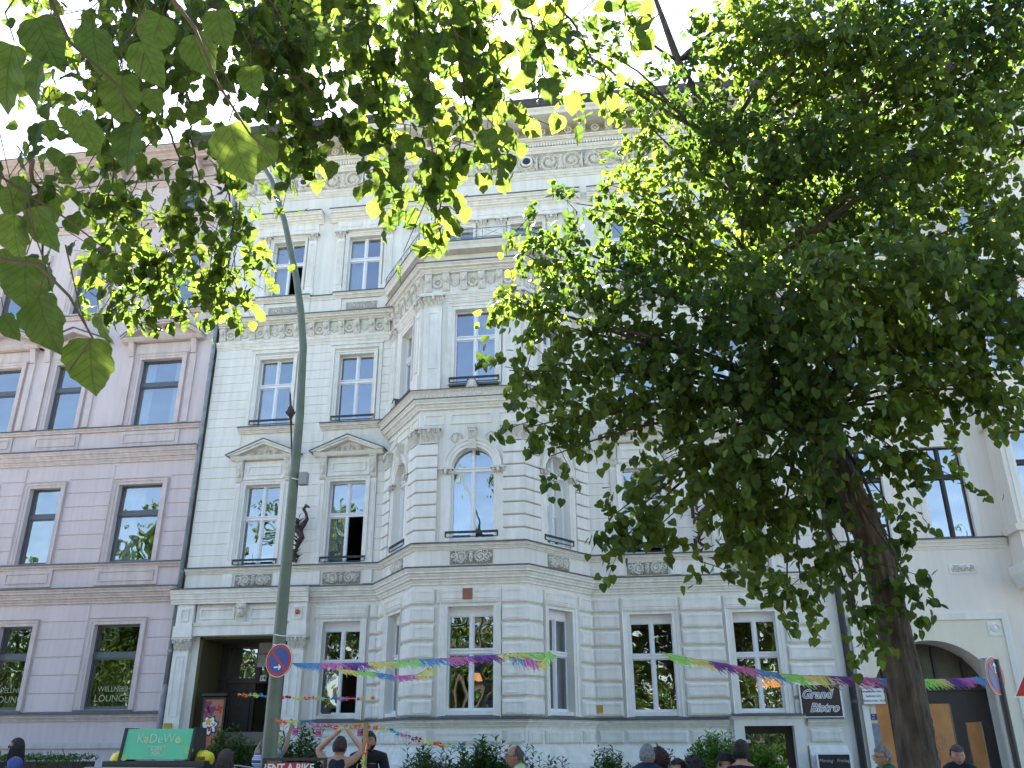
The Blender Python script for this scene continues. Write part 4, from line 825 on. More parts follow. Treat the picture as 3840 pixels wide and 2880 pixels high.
TF, TN = leaf_template(False), leaf_template(True)
LANCE = (np.array([(0, 0, 0), (.13, .3, .03), (.12, .65, .02), (0, 1, -.08), (-.12, .65, .02), (-.13, .3, .03)]), [(0, 1, 2, 3), (0, 3, 4, 5)])
def leaves(name, tpl, pos, tip, nrm, size, tint, m, parent=None):
    V, F = tpl; N = len(pos); tip = tip/np.linalg.norm(tip, axis=1)[:, None]
    r = np.cross(tip, nrm); r /= np.linalg.norm(r, axis=1)[:, None]+1e-9; n = np.cross(r, tip)
    P = pos[:, None, :]+size[:, None, None]*(V[None, :, 0:1]*r[:, None, :]+V[None, :, 1:2]*tip[:, None, :]+V[None, :, 2:3]*n[:, None, :])
    k = len(V); me = bpy.data.meshes.new(name); me.vertices.add(N*k); me.vertices.foreach_set('co', P.reshape(-1).astype(np.float32))
    lens = np.array([len(f) for f in F]); flat = np.array([i for f in F for i in f]); li = (flat[None, :]+(np.arange(N)*k)[:, None]).reshape(-1)
    tot = np.tile(lens, N); st = np.concatenate([[0], np.cumsum(tot)[:-1]])
    me.loops.add(len(li)); me.loops.foreach_set('vertex_index', li.astype(np.int32)); me.polygons.add(len(tot)); me.polygons.foreach_set('loop_start', st.astype(np.int32))
    try: me.polygons.foreach_set('loop_total', tot.astype(np.int32))
    except Exception: pass
    me.update(calc_edges=True)
    a = me.attributes.new('tint', 'FLOAT', 'POINT'); a.data.foreach_set('value', np.repeat(tint, k).astype(np.float32))
    if tpl is TN: b_ = me.attributes.new('blade', 'FLOAT_VECTOR', 'POINT'); b_.data.foreach_set('vector', np.tile(V, (N, 1)).reshape(-1).astype(np.float32))
    me.materials.append(m); o = bpy.data.objects.new(name, me); COL.objects.link(o)
    if parent is not None: o.parent = parent
    return o
def runit(n): v = rs.normal(size=(n, 3)); return v/np.linalg.norm(v, axis=1)[:, None]
def crown_points(blobs, dens, twig=.42, per=11, droop=.5):
    """blobs: (centre xyz, radius, squash). Twigs spread through the shell of each blob; leaves hang along each twig"""
    pos = []; tip = []; nr = []; tw = []
    for c, r, *o in blobs:
        sq = o[0] if o else .8; n = max(4, int(dens*r*r*(o[1] if len(o) > 1 else 1))); d = runit(n); rad = r*rs.uniform(.35, 1.02, n)**.55
        base = np.array(c)+d*rad[:, None]*np.array([1, 1, sq]); base += rs.normal(scale=.06, size=base.shape)
        dirn = d*.8+rs.normal(scale=.45, size=(n, 3)); dirn[:, 2] -= droop*.6; dirn /= np.linalg.norm(dirn, axis=1)[:, None]
        L = twig*rs.uniform(.5, 1.3, n)
        for k in range(per):
            t = (k+rs.uniform(0, 1, n))/per; p = base+dirn*(L*t)[:, None]; p[:, 2] -= (L*t*t)*droop*.5
            p += rs.normal(scale=.045, size=p.shape); pos.append(p)
            tp = dirn*.5+rs.normal(scale=.5, size=(n, 3)); tp[:, 2] -= .75; tip.append(tp)
            nn = d*.8+rs.normal(scale=.6, size=(n, 3)); nn[:, 2] += .5; nr.append(nn)
        for b, v, l in zip(base[::5], dirn[::5], L[::5]): tw.append((b-v*.25, b+v*l*.8-np.array([0, 0, l*.2])))
    return np.concatenate(pos), np.concatenate(tip), np.concatenate(nr), tw
def limb(mb, a, b, r0, r1, sag=.12, n=7, wob=.08):
    a, b = np.array(a, float), np.array(b, float); L = np.linalg.norm(b-a); pts = []; ph = rnd.random()*6
    for i in range(n+1):
        t = i/n; p = a+(b-a)*t; p[2] += sag*L*math.sin(PI*t)*.6; w = wob*L*math.sin(PI*t)
        p[0] += w*.5*math.sin(4*t+ph); p[1] += w*.5*math.cos(5*t+ph); pts.append(p)
    mb.tube(pts, [r0+(r1-r0)*(i/n)**.8 for i in range(n+1)], 7)
    return pts

# ---- the big linden on the pavement
lt = thing('linden_tree', 'large leafy linden tree with leaning dark trunk standing right of the bay window', 'tree', (2.9, -10.5, 0))
off = np.array([2.9, -10.5, 0])
def rel_(p): return tuple(np.array(p)-off)
tp = [(2.92, -10.5, -.1), (2.92, -10.5, .5), (2.92, -10.5, 1.4), (2.92, -10.5, 2.16), (2.84, -10.5, 3.6), (2.55, -10.5, 4.75), (2.36, -10.5, 5.4), (2.15, -10.4, 6.4), (1.98, -10.2, 7.6), (1.9, -10.1, 8.8), (1.7, -10, 10), (1.2, -10.1, 11.6), (.9, -10.2, 13)]
tr_ = [.33, .235, .195, .18, .172, .165, .16, .145, .125, .11, .09, .06, .03]
def bark_trunk(pts, rad, parent, n=56, ridge=.017):
    P = np.array(pts); s_ = np.concatenate([[0], np.cumsum(np.linalg.norm(np.diff(P, axis=0), axis=1))]); S_ = np.arange(0, s_[-1], .045)
    X = np.stack([np.interp(S_, s_, P[:, i]) for i in range(3)], 1); r_ = np.interp(S_, s_, rad); th = np.arange(n)*2*PI/n
    g = np.sin(th[None]*17+2.1*np.sin(S_[:, None]*2.3+th[None]*3)+1.3*np.sin(S_[:, None]*5.1))*.5+np.sin(th[None]*9+1.7*np.sin(S_[:, None]*3.7+1)+S_[:, None]*1.1)*.35+rs.normal(scale=.28, size=(len(S_), n))
    rr = r_[:, None]*(1+.05*np.sin(th[None]*3+S_[:, None]*.6))+ridge*g*np.clip(r_[:, None]/.2, .3, 1); mb = MB()
    mb.grid((len(S_), n+1), lambda i, j: (X[i, 0]+rr[i, j % n]*math.cos(th[j % n]), X[i, 1]+rr[i, j % n]*math.sin(th[j % n]), X[i, 2])); return mb.build('trunk', M_trunk, parent, smooth=True)
tko = bark_trunk([rel_(p) for p in tp], tr_, lt)
BL = [  # (x, y, plane Y, radius in picture px) read off the photograph; r converted to metres
 (1120, 655, -11.5, 55), (1075, 640, -11.7, 26), (1200, 560, -11.2, 75), (1145, 500, -11.3, 40), (1200, 700, -11.2, 80), (1245, 440, -11, 44), (1320, 400, -11, 45),
 (1200, 920, -11.6, 48), (1130, 925, -11.8, 32), (1280, 900, -11.3, 70), (1190, 985, -11.5, 34), (1160, 790, -11.5, 55), (1100, 800, -11.7, 30), (1240, 810, -11.2, 60), (1310, 600, -10.8, 95), (1330, 760, -11, 80),
 (1400, 500, -10.5, 120), (1450, 330, -10.5, 110), (1370, 250, -11, 50), (1240, 150, -11.3, 55), (1190, 90, -11.3, 40), (1290, 110, -11.3, 35), (1400, 190, -10.6, 55), (1300, 40, -11, 40), (1500, 190, -10.2, 75), (1600, 120, -10.2, 75), (1620, 30, -10.2, 60), (1650, 60, -10, 110), (1800, 60, -10, 120), (1950, 70, -10.2, 120), (2090, 60, -10.6, 110), (2190, 120, -11, 90),
 (1600, 320, -10, 130), (1560, 520, -10.2, 140), (1450, 680, -11, 120), (1420, 850, -11.2, 100), (1350, 900, -11.3, 60), (1440, 980, -11.4, 75), (1390, 1090, -11.5, 55), (1345, 1165, -11.6, 38), (1430, 1130, -11.4, 50), (1330, 1110, -11.6, 28),
 (1560, 820, -11.5, 130), (1550, 1000, -11.4, 90), (1600, 1110, -11.4, 80), (1560, 1210, -11.5, 45), (1660, 1180, -11.3, 65), (1700, 1060, -11, 90), (1730, 1260, -11.4, 50), (1650, 1020, -11.6, 90), (1775, 1200, -11.3, 40), (1700, 1290, -11.5, 22),
 (1720, 200, -9.8, 120), (1850, 220, -9.7, 130), (1750, 400, -9.8, 150), (1700, 620, -11.6, 150), (1700, 800, -11.8, 140), (1850, 640, -12, 150), (1850, 420, -9.6, 150), (1980, 300, -10, 130), (2020, 480, -9.8, 120), (1900, 820, -11.6, 110), (2000, 650, -11.4, 140), (2130, 560, -11, 90), (2120, 320, -10.8, 80), (2190, 440, -11, 70), (2040, 780, -11.4, 100), (2150, 700, -11.2, 80), (2110, 830, -11.4, 60), (2190, 850, -11.4, 50), (2195, 610, -11.2, 70), (1990, 200, -10, 100), (2120, 210, -10.4, 80),
 (1900, 950, -11.2, 55), (1800, 1080, -10.1, 60), (1800, 1180, -11.1, 42), (1930, 1110, -10.2, 40), (1930, 1020, -11, 34), (1960, 985, -11, 30), (2040, 1010, -11.1, 26), (2000, 880, -11.3, 50), (1860, 1250, -10.95, 34), (1848, 1330, -11.1, 30), (1870, 1400, -11.0, 26), (1960, 1250, -11, 30), (1985, 1290, -11, 16), (1800, 950, -12.1, 80), (1800, 760, -12.3, 90), (1780, 620, -12.5, 90), (1620, 640, -12.3, 80), (1940, 1190, -10.4, 30), (1975, 560, -12.2, 90), (1640, 900, -12, 80), (1560, 60, -11, 60), (1700, 130, -11, 80), (1850, 130, -11, 90), (2000, 120, -11.2, 90), (1800, 300, -11, 90), (1930, 380, -11.2, 90), (2060, 280, -11.4, 80), (1650, 420, -11, 80), (1500, 420, -11.2, 70), (1650, 20, -11, 70), (1780, 40, -11.4, 80), (1900, 30, -11, 80), (2030, 30, -11.2, 80), (2150, 20, -11.4, 70), (1700, 300, -11.4, 80), (1560, 280, -11, 70), (2180, 250, -11.4, 60)]
blobs = []
for x, y, Y, rp in BL:
    c = W(x, y, Y); dist = np.linalg.norm(c-CAM); blobs.append((c-off, rp*dist/1853*.76, .85, .72 if y < 260 else .78 if y < 430 else 1.))
pos, tip, nr, tw = crown_points(blobs, 200, .34, 12, .5)
tint = np.clip(rs.beta(2, 2.4, len(pos))+.25*np.sin(pos[:, 0]*1.7+pos[:, 2]*1.3), 0, 1)
leaves('crown', TF, pos, tip, nr, rs.uniform(.075, .115, len(pos)), tint, L_far, lt)
br = MB(); root = [np.array(rel_(p)) for p in tp[6:]]
for i, (c, r, _, _d) in enumerate(blobs):
    a = min(root, key=lambda p: np.linalg.norm(p-c)+abs(p[2]-(c[2]-.45*math.hypot(p[0]-c[0],p[1]-c[1])))*1.2); L = np.linalg.norm(c-a)
    limb(br, a, c, .016+.009*min(L, 4), .006, .10)
for a, b in tw: br.tube([a, (a+b)/2+np.array([0, 0, .02]), b], [.006, .005, .003], 4)
br.build('branches', M_bark, lt)

# ---- the near linden whose boughs hang over the top left
nl = thing('linden_tree', 'near linden tree whose backlit hanging twigs fill the top left of the view', 'tree', (-7.2, -20.2, 0)); off2 = np.array([-7.2, -20.2, 0])
mb = MB(); mb.tube([(0, 0, -.2), (0, 0, .6), (.05, .05, 2.5), (.2, .1, 4.5), (.4, .2, 6.5), (.5, .3, 9)], [.45, .33, .28, .24, .17, .1], 12); mb.build('trunk', M_bark, nl, smooth=True)
tw_ = MB(); NP, NT, NN, NS = [], [], [], []
def add_leaf(p, size, tip=None, nrm=None):
    NP.append(p); NS.append(size)
    tp_ = rs.normal(scale=.42, size=3)+np.array([0, 0, -1.0]) if tip is None else np.array(tip, float)
    NT.append(tp_); v = CAM-np.array(p); v /= np.linalg.norm(v); nn = rs.normal(scale=.75, size=3)+v*.35+np.array([0, 0, .35]) if nrm is None else np.array(nrm, float); NN.append(nn)
def strand(pts, d0, d1, width, n, s0=.065, s1=.10, r=.008):
    """a hanging twig through picture points at real distances d0..d1, with leaves on side twigs"""
    P = [WD(x, y, d0+(d1-d0)*i/(len(pts)-1)) for i, (x, y) in enumerate(pts)]
    fine = []
    for a, b in zip(P, P[1:]):
        for k in range(6): fine.append(a+(b-a)*k/6+rs.normal(scale=.012, size=3))
    fine.append(P[-1]); tw_.tube([f-off2 for f in fine], [r*(1-.75*i/len(fine)) for i in range(len(fine))], 6)
    for i in range(n//4):
        t = rs.uniform(0, len(fine)-1); k = int(t); p = fine[k]; s_ = runit(1)[0]; s_[2] = -abs(s_[2])*.6; L = width*rs.uniform(.25, 1.)*(1-.35*t/len(fine)); e = p+s_*L
        tw_.tube([p-off2, (p+e)/2-off2+np.array([0, 0, .02]), e-off2], [.0035, .003, .0015], 4)
        for j in range(4):
            q_ = p+(e-p)*(.4+.6*(j+rs.uniform())/4)+rs.normal(scale=.03, size=3); add_leaf(q_-off2, rs.uniform(s0, s1))
def cloud(x, y, rx, ry, n, d0, d1, s0, s1):
    for i in range(n//5):
        a = rs.uniform(0, 2*PI); r_ = rs.uniform()**.5; d = rs.uniform(d0, d1); p = WD(x+rx*r_*math.cos(a), y+ry*r_*math.sin(a), d)
        s_ = runit(1)[0]; s_[2] = -abs(s_[2]); e = p+s_*.22; tw_.tube([p-off2-s_*.08, e-off2], [.003, .0015], 4)
        for j in range(5): add_leaf(p+s_*.22*j/4+rs.normal(scale=.045, size=3)-off2, rs.uniform(s0, s1))
strand([(300, -60), (352, 60), (352, 220), (300, 360), (270, 500)], 4.6, 5.6, .28, 40); strand([(420, -40), (400, 150), (420, 330), (440, 470), (460, 600)], 4.8, 5.8, .3, 44)
strand([(340, 230), (380, 320), (400, 460), (350, 600)], 5.2, 5.8, .26, 40); strand([(250, 150), (240, 350), (230, 560)], 5, 5.8, .25, 36); strand([(470, 300), (500, 450), (510, 600)], 5.4, 6, .22, 44)
strand([(560, -40), (640, 130), (660, 260), (670, 370)], 4.6, 5.2, .22, 90); strand([(480, 20), (620, 160), (750, 270), (820, 330)], 4.5, 5, .2, 80)
strand([(780, -40), (800, 120), (830, 260), (850, 420)], 4.0, 4.4, .2, 70); strand([(880, -40), (915, 130), (935, 300), (948, 420), (952, 520)], 3.7, 4.1, .14, 70, .07, .1)
strand([(960, -30), (1000, 120), (1010, 260), (960, 420)], 4.0, 4.4, .16, 50); strand([(1000, -40), (1060, 100), (1090, 240)], 4.2, 4.6, .2, 50); strand([(1090, -40), (1150, 60), (1190, 190)], 4, 4.4, .13, 22)
strand([(1180, -50), (1235, 60), (1300, 150), (1315, 210)], 4.3, 4.6, .12, 26); strand([(1330, -50), (1355, 20), (1370, 80)], 4.2, 4.4, .1, 16); strand([(60, 350), (100, 480), (60, 640)], 3.2, 3.6, .15, 20)
cloud(380, 470, 170, 195, 340, 5.7, 6.1, .06, .09); cloud(350, 600, 165, 85, 170, 5.6, 6.1, .06, .09); cloud(470, 560, 85, 120, 70, 5.6, 6.1, .06, .09)
cloud(620, 90, 370, 160, 360, 5.1, 5.7, .055, .085); cloud(800, 150, 270, 150, 200, 4.8, 5.4, .055, .085); cloud(950, 190, 180, 140, 130, 4.3, 4.9, .06, .09); cloud(650, 270, 70, 110, 90, 4.8, 5.6, .06, .09)
cloud(890, 380, 80, 90, 50, 3.9, 4.4, .07, .1); cloud(260, 120, 240, 130, 190, 4.6, 5.6, .06, .09); cloud(1150, 20, 180, 40, 40, 4.2, 5, .06, .09); cloud(50, 250, 50, 160, 25, 3.6, 4.6, .06, .09); cloud(1090, 250, 70, 60, 24, 4, 4.4, .08, .1); cloud(300, 10, 330, 60, 110, 4.9, 5.7, .055, .085); cloud(800, 10, 330, 55, 110, 4.6, 5.4, .055, .085); cloud(210, 420, 60, 160, 70, 4.6, 5.6, .06, .09)
BIG = [(31, 140, 150), (94, 156, 110), (140, 230, 100), (172, 276, 92), (302, 120, 110), (224, 135, 66), (266, 198, 120), (292, 302, 122), (469, 47, 90), (417, 104, 104), (448, 219, 130), (541, 167, 80), (495, 312, 150), (578, 323, 92), (42, 432, 74), (31, 495, 110), (78, 479, 112), (120, 437, 82), (57, 594, 130), (83, 682, 142), (214, 700, 84), (195, 772, 142), (10, 345, 72), (75, 70, 110), (15, 40, 120), (150, 20, 100), (250, 30, 90), (350, 60, 95), (200, 85, 90), (110, 20, 90), (330, 10, 80), (30, 250, 90), (545, 370, 90), (5, 560, 80), (420, 20, 90), (380, 180, 76), (8, 700, 70), (150, 130, 80), (60, 330, 60), (330, 210, 60), (1052, 300, 62), (1094, 290, 54), (1180, 190, 64), (1240, 220, 48), (1140, 150, 52), (1070, 110, 50), (945, 535, 46), (1005, 460, 42), (1040, 390, 50), (1360, 60, 46), (1390, 15, 46)]
BIG = [(x, y, sz*(.80 if sz > 65 else .9)) for x, y, sz in BIG if (x, y) not in ((30, 250), (10, 345), (140, 230), (60, 330), (110, 20), (15, 40), (448, 219), (330, 10), (545, 370), (150, 130), (380, 180), (420, 20), (250, 30), (150, 20))]
for x, y, sz in BIG:
    d = .118*1853/sz if sz > 65 else .1*1853/sz; p = WD(x, y-sz*.42, d); tp_ = -CU*1.0+CR*rs.uniform(-.45, .45)+CF*rs.uniform(-.2, .4); v = -CF+rs.normal(scale=.30, size=3)
    add_leaf(p-off2, .11 if sz > 65 else .09, tp_, v)
    st_ = p-off2; tw_.tube([st_, st_+CU*.05+CR*rs.uniform(-.02, .02), st_+CU*.16*sz/100+CR*rs.uniform(-.08, .08)], [.0014, .0015, .002], 4)
for pts, d in (([(0, 380), (60, 420), (140, 470), (230, 540)], 3.0), ([(0, 560), (80, 570), (150, 640), (200, 730), (150, 800)], 1.9), ([(100, -20), (150, 90), (250, 180), (300, 260)], 2.0), ([(360, -20), (420, 60), (470, 180), (540, 290), (585, 330)], 1.75)): 
    P = [WD(x, y, d) for x, y in pts]; tw_.tube([p-off2 for p in P], [.004-.0006*i for i in range(len(P))], 6)
sd = np.array(sdir); cb = []  # unseen leaf clumps and limbs added sunward to shade the big near leaves
for x, y, sz in BIG[:36]:
    if sz < 50 or (330 < x < 460) or x > 240: continue
    p = WD(x, y, .118*1853/sz); cb.append((p+sd*(9.2+rs.uniform(-.5, .5))+rs.normal(scale=.08, size=3)-off2, .34 if x < 250 else .26, .9))
ps, tt, nn, tq = crown_points(cb, 170, .22, 10, .4); limb(tw_, (.45, .2, 6.9), cb[0][0], .09, .03, .25); [limb(tw_, cb[0][0], c_[0], .02, .006) for c_ in cb[1:]]; leaves('added_shade_foliage', TF, ps, tt, nn, rs.uniform(.08, .11, len(ps)), rs.uniform(0, 1, len(ps)), L_far, nl)
# boughs above the picture that carry the twigs
for a, b in (((.45, .2, 6.4), WD(300, -60, 4.7)-off2), ((.45, .2, 6.6), WD(780, -60, 4.3)-off2), ((.45, .25, 6.8), WD(1180, -70, 4.4)-off2), ((.3, .1, 5.6), WD(80, -60, 3)-off2)): limb(tw_, a, b, .05, .012, .25)
o = tw_.build('twigs', M_bark, nl)
NP_ = np.array(NP); leaves('crown', TN, NP_, np.array(NT), np.array(NN), np.array(NS), np.clip(rs.beta(2.2, 2, len(NP_)), 0, 1), L_near, nl)

# ---- trees on the canal side (behind the viewer; seen in the window glass)
L_row = leaf_mat('row_tree_leaf', (.045, .085, .016), (.10, .19, .02), .5)
for i, (x, y, hgt) in enumerate(((-22, -31, 17), (-16, -30, 15.5), (-8, -31, 10.5), (-1.5, -30.5, 10), (6, -30, 15.5), (12, -31, 13), (19, -30, 12), (-29, -30, 16), (-34.5, -31, 11), (-41, -30, 12.5))):
    t_ = thing('linden_tree', 'linden tree of the row on the canal side, behind the viewer', 'tree', (x, y, 0), group='trees along the canal side')
    mb = MB(); mb.tube([(0, 0, -.2), (0, 0, 1), (.1, 0, 3), (0, .1, hgt*.6), (0, 0, hgt*.85)], [.36, .26, .22, .15, .05], 9); mb.build('trunk', M_bark, t_)
    bl = [((rnd.uniform(-3, 3), rnd.uniform(-1.6, 1.6), rnd.uniform(3.2, hgt-1.2)), rnd.uniform(1.1, 1.8), .8) for k in range(22)]
    ps, tpp, nn, tt = crown_points(bl, 22, .8, 8, .4); leaves('crown', TF, ps, tpp, nn, rs.uniform(.2, .32, len(ps)), rs.uniform(0, 1, len(ps)), L_row, t_)

n = 9000; ps = np.stack([rs.uniform(-90, 70, n), rs.uniform(-66, -60, n), np.abs(rs.normal(scale=3.4, size=n))+.1], 1); ps[:, 2] = np.minimum(ps[:, 2], 7+2*np.sin(ps[:, 0]*.3))
tag(leaves('far_bank_wood', TF, ps, runit(n)+np.array([0, 0, -.5]), runit(n)+np.array([0, .8, .2]), rs.uniform(.7, 1.2, n), rs.uniform(0, 1, n), L_row), 'dark belt of trees and bushes on the far bank of the canal, behind the viewer', 'wood', None, 'stuff')
# ---- shrubs in front of the hotel
def shrub(label, xc, ytop, halfpx, Y, m, tplm, n, ls, kind='laurel_shrub', spread=.5, grp=None):
    top = W(xc, ytop, Y); dist = np.linalg.norm(top-CAM); hw = halfpx*dist/1853; H = top[2]
    t_ = thing(kind, label, 'shrub', (top[0], Y, 0), group=grp)
    st = MB(); ps, tt, nn, ss = [], [], [], []
    for i in range(n):
        a = rs.uniform(0, 2*PI); r_ = hw*rs.uniform()**.5; hh = H*(1-.28*(r_/hw)**2)*rs.uniform(.72, 1.0) if i > 3 else H*rs.uniform(.93, 1.)
        b0 = np.array([r_*.4*math.cos(a), r_*.35*math.sin(a), 0]); e = np.array([r_*math.cos(a), r_*.8*math.sin(a), hh]); st.tube([b0, (b0+e)/2+rs.normal(scale=.04, size=3), e], [.009, .007, .003], 4)
        for k in range(34):
            t = .3+.7*(k/33); p = b0*(1-t)**2+(b0+e)*t*(1-t)+e*t*t+rs.normal(scale=.012, size=3); an = k*2.4+a
            v = np.array([math.cos(an), math.sin(an), rs.uniform(.2, 1.0)]); ps.append(p); tt.append(v); nn.append(np.array([-v[0]*.4, -v[1]*.4, 1.])+rs.normal(scale=.3, size=3)); ss.append(ls*rs.uniform(.7, 1.15))
    st.build('stems', M_bark, t_); leaves('foliage', tplm, np.array(ps), np.array(tt), np.array(nn), np.array(ss), rs.uniform(0, 1, len(ps)), m, t_); return t_
shrub('dark green shrub below the entrance, left of the lamp post', 505, 1562, 62, -3.4, L_bush, LANCE, 130, .13)
shrub('dark green shrub just right of the lamp post', 650, 1562, 55, -3.4, L_bush, LANCE, 120, .13)
shrub('wide dark shrub at the foot of the bay, right of the men', 930, 1604, 62, -4.2, L_bush, LANCE, 110, .13)
shrub('tallest dark shrub in front of the bay window', 1030, 1588, 58, -4.0, L_bush, LANCE, 105, .14)
shrub('dark shrub left of the man in the pale green shirt', 1105, 1606, 45, -4.2, L_bush, LANCE, 70, .13)
shrub('sparse shrub right of the man in the pale green shirt', 1200, 1632, 36, -4.2, L_bush, LANCE, 26, .13)
shrub('dense green shrub left of the grey-haired man', 1315, 1612, 52, -3.6, L_bush, LANCE, 110, .12)
shrub('thin shrub right of the grey-haired man', 1420, 1614, 52, -3.4, L_bush, LANCE, 60, .12)
shrub('tall bright green shrub left of the cellar door', 1545, 1578, 66, -3.0, L_olean, LANCE, 230, .14, 'oleander_shrub')
shrub('lower bright green shrub in front of the cellar door', 1645, 1604, 48, -3.2, L_olean, LANCE, 130, .14, 'oleander_shrub')
hz = W(200, 1638, -5)[2]; hd = thing('hedge', 'low clipped dark green hedge in front of the pink house', 'hedge', (-14.5, -4.8, 0)); n = 15000
ps = np.stack([rs.uniform(-6.5, 4.2, n), rs.uniform(-.5, .5, n), rs.uniform(.05, hz, n)], 1); side = rs.randint(0, 3, n); ps[side == 0, 1] = -.5+rs.normal(scale=.03, size=(side == 0).sum()); ps[side == 1, 2] = hz+rs.normal(scale=.03, size=(side == 1).sum())
leaves('foliage', LANCE, ps, runit(n)+np.array([0, -.4, .3]), runit(n)+np.array([0, -.5, .5]), rs.uniform(.05, .09, n), rs.uniform(0, 1, n), L_bush, hd)
q = MB(); q.box(Fr(0, 0), -6.45, 4.15, 0, hz-.06, -.42, .42); q.build('inner_twigs', M_bark, hd)

# ================================================================== STREET LAMP, SIGNS, FLAGPOLES
lamp = thing('street_lamp', 'tall green street lamp with a curved arm standing left of the bay', 'street lamp', (-4.72, -9.6, 0))
pts = [(-4.72, 0), (-4.72, 1.4), (-4.73, 2.2), (-4.74, 4.0), (-4.75, 6.07), (-4.80, 7.21), (-4.90, 7.85), (-5.03, 8.45), (-5.33, 9.52), (-5.64, 10.38), (-6.0, 11.0), (-6.5, 11.4)]
q = MB(); q.tube([(x+4.72, 0, z) for x, z in pts], [.11, .1, .09, .076, .062, .057, .055, .053, .047, .043, .04, .038], 16); M_pole = mat('green_lamp_paint', (.13, .165, .12), .45, .12, 6, .1, 30)
q.build('pole', M_pole, lamp, smooth=True)
q = MB(); q.tube([(0, 0, 0), (0, 0, .9), (0, 0, 1.0)], [.15, .145, .1], 16); q.build('pole_base', M_pole, lamp)
q = MB(); q.box(Fr(-2.2, 0), -.35, .45, 11.36, 11.5, -.12, .12, .03); q.build('lamp_head', M_pole, lamp, bevel=.02)
for z, r_ in ((6.0-.9, .072), (2.93, .088), (2.8, .088)): 
    q = MB(); q.tube([(.0+r_*math.cos(a), r_*math.sin(a), z+.01*math.sin(a*2)) for a in [2*PI*i/14 for i in range(15)]], .008, 5, False); q.build('cable_tie', M_frame, lamp)
q = MB(); q.box(Fr(.12, 0), -.06, .06, 5.02, 5.2, -.05, .05); q.build('junction_box', mat('grey_plastic', (.3, .32, .33), .6), lamp)
M_red = mat('sign_red', (.42, .02, .03), .4, .06, 4); M_blue = mat('sign_blue', (.015, .06, .27), .4, .06, 4); M_signw = mat('sign_white', (.8, .8, .8), .4); M_signg = mat('sign_back_grey', (.35, .36, .37), .5, metal=.3)
def stop_sign(label, loc, rz, R=.21, arrow='right', grp=None):
    t_ = thing('no_stopping_sign', label, 'road sign', loc, rz, grp)
    def disc(nm, r_, d0, d1, m_, par=t_):
        q = MB(); q.extr(Fr(0, 0), [(r_*math.cos(2*PI*i/40), r_*math.sin(2*PI*i/40)) for i in range(40)], d0, d1); return q.build(nm, m_, par)
    disc('sign_back', R, -.012, 0, M_signg); disc('white_edge', R, 0.0005, .003, M_signw); disc('red_ring', R*.965, .004, .006, M_red); disc('blue_field', R*.76, .007, .009, M_blue)
    q = MB(); w = R*.085; a = -PI/4; ca, sa = math.cos(a), math.sin(a); P = [(-.78*R, -w), (.78*R, -w), (.78*R, w), (-.78*R, w)]; q.extr(Fr(0, 0), [(x*ca-y*sa, x*sa+y*ca) for x, y in P], .009, .011); q.build('red_bar', M_red, t_)
    q = MB(); P = [(-.25, -.02), (.1, -.02), (.02, -.12), (.09, -.12), (.22, .015), (.09, .15), (.02, .15), (.1, .05), (-.25, .05)]; sx = 1 if arrow == 'right' else -1
    if arrow == 'up': P = [(-y, x) for x, y in P]; oy = .42
    else: oy = -.42
    q.extr(Fr(0, 0), [(x*R*1.2*sx, y*R*1.2+oy*R) for x, y in P], .0115, .013); q.build('white_arrow', M_signw, t_); return t_
p = W(606, 1427, -9.74); stop_sign('round no stopping sign on the green lamp post', (p[0]-.01, -9.77, p[2]), math.radians(-17))
p2 = W(2146, 1460, -10.0); stop_sign('round no stopping sign seen at a slant on a dark post by the gateway', (p2[0], -10.05, p2[2]), math.radians(45), arrow='up')
q = MB(); q.tube([(p2[0]+.06, -9.99, 0), (p2[0]+.06, -9.99, p2[2]+.18)], .036, 10); tag(q.build('sign_post', mat('dark_post', (.03, .03, .035), .5)), 'slim dark post carrying the slanted round no stopping sign', 'post')
b0 = W(2128, 1425, -9.3); q = MB(); q.tube([(b0[0], -9.3, 0), (b0[0], -9.3, b0[2])], .055, 12); q.tube([(b0[0], -9.3, b0[2]-.02), (b0[0], -9.3, b0[2]+.015)], .06, 12); tag(q.build('garland_post', mat('grey_post_paint', (.34, .34, .32), .6, .1, 5)), 'thick light grey post holding the right end of the fringe garland', 'post')
p3 = W(2268, 1455, -12.2); tri = thing('warning_sign', 'red-edged triangular warning sign cut off by the right edge of the view', 'road sign', (p3[0], -12.2, p3[2]), math.radians(-20))
def tri_(nm, s, z, d0, d1, m_): q = MB(); q.extr(Fr(0, 0), [(-s, -s*.6+z), (s, -s*.6+z), (0, s*1.13+z)], d0, d1); q.build(nm, m_, tri)
tri_('white_edge', .33, 0, 0, .004, M_signw); tri_('red_border', .31, 0, .005, .007, M_red); tri_('white_field', .205, 0.0, .008, .010, M_signw); q = MB(); q.tube([(0, .05, -p3[2]), (0, .05, .3)], .03, 8); q.build('post', M_signg, tri)
q = MB(); q.box(Fr(0, 0), -.1, .1, -.1, -.07, .0105, .012); q.box(Fr(0, 0), -.03, .03, -.06, .06, .0105, .012); q.build('black_symbol', M_iron, tri)

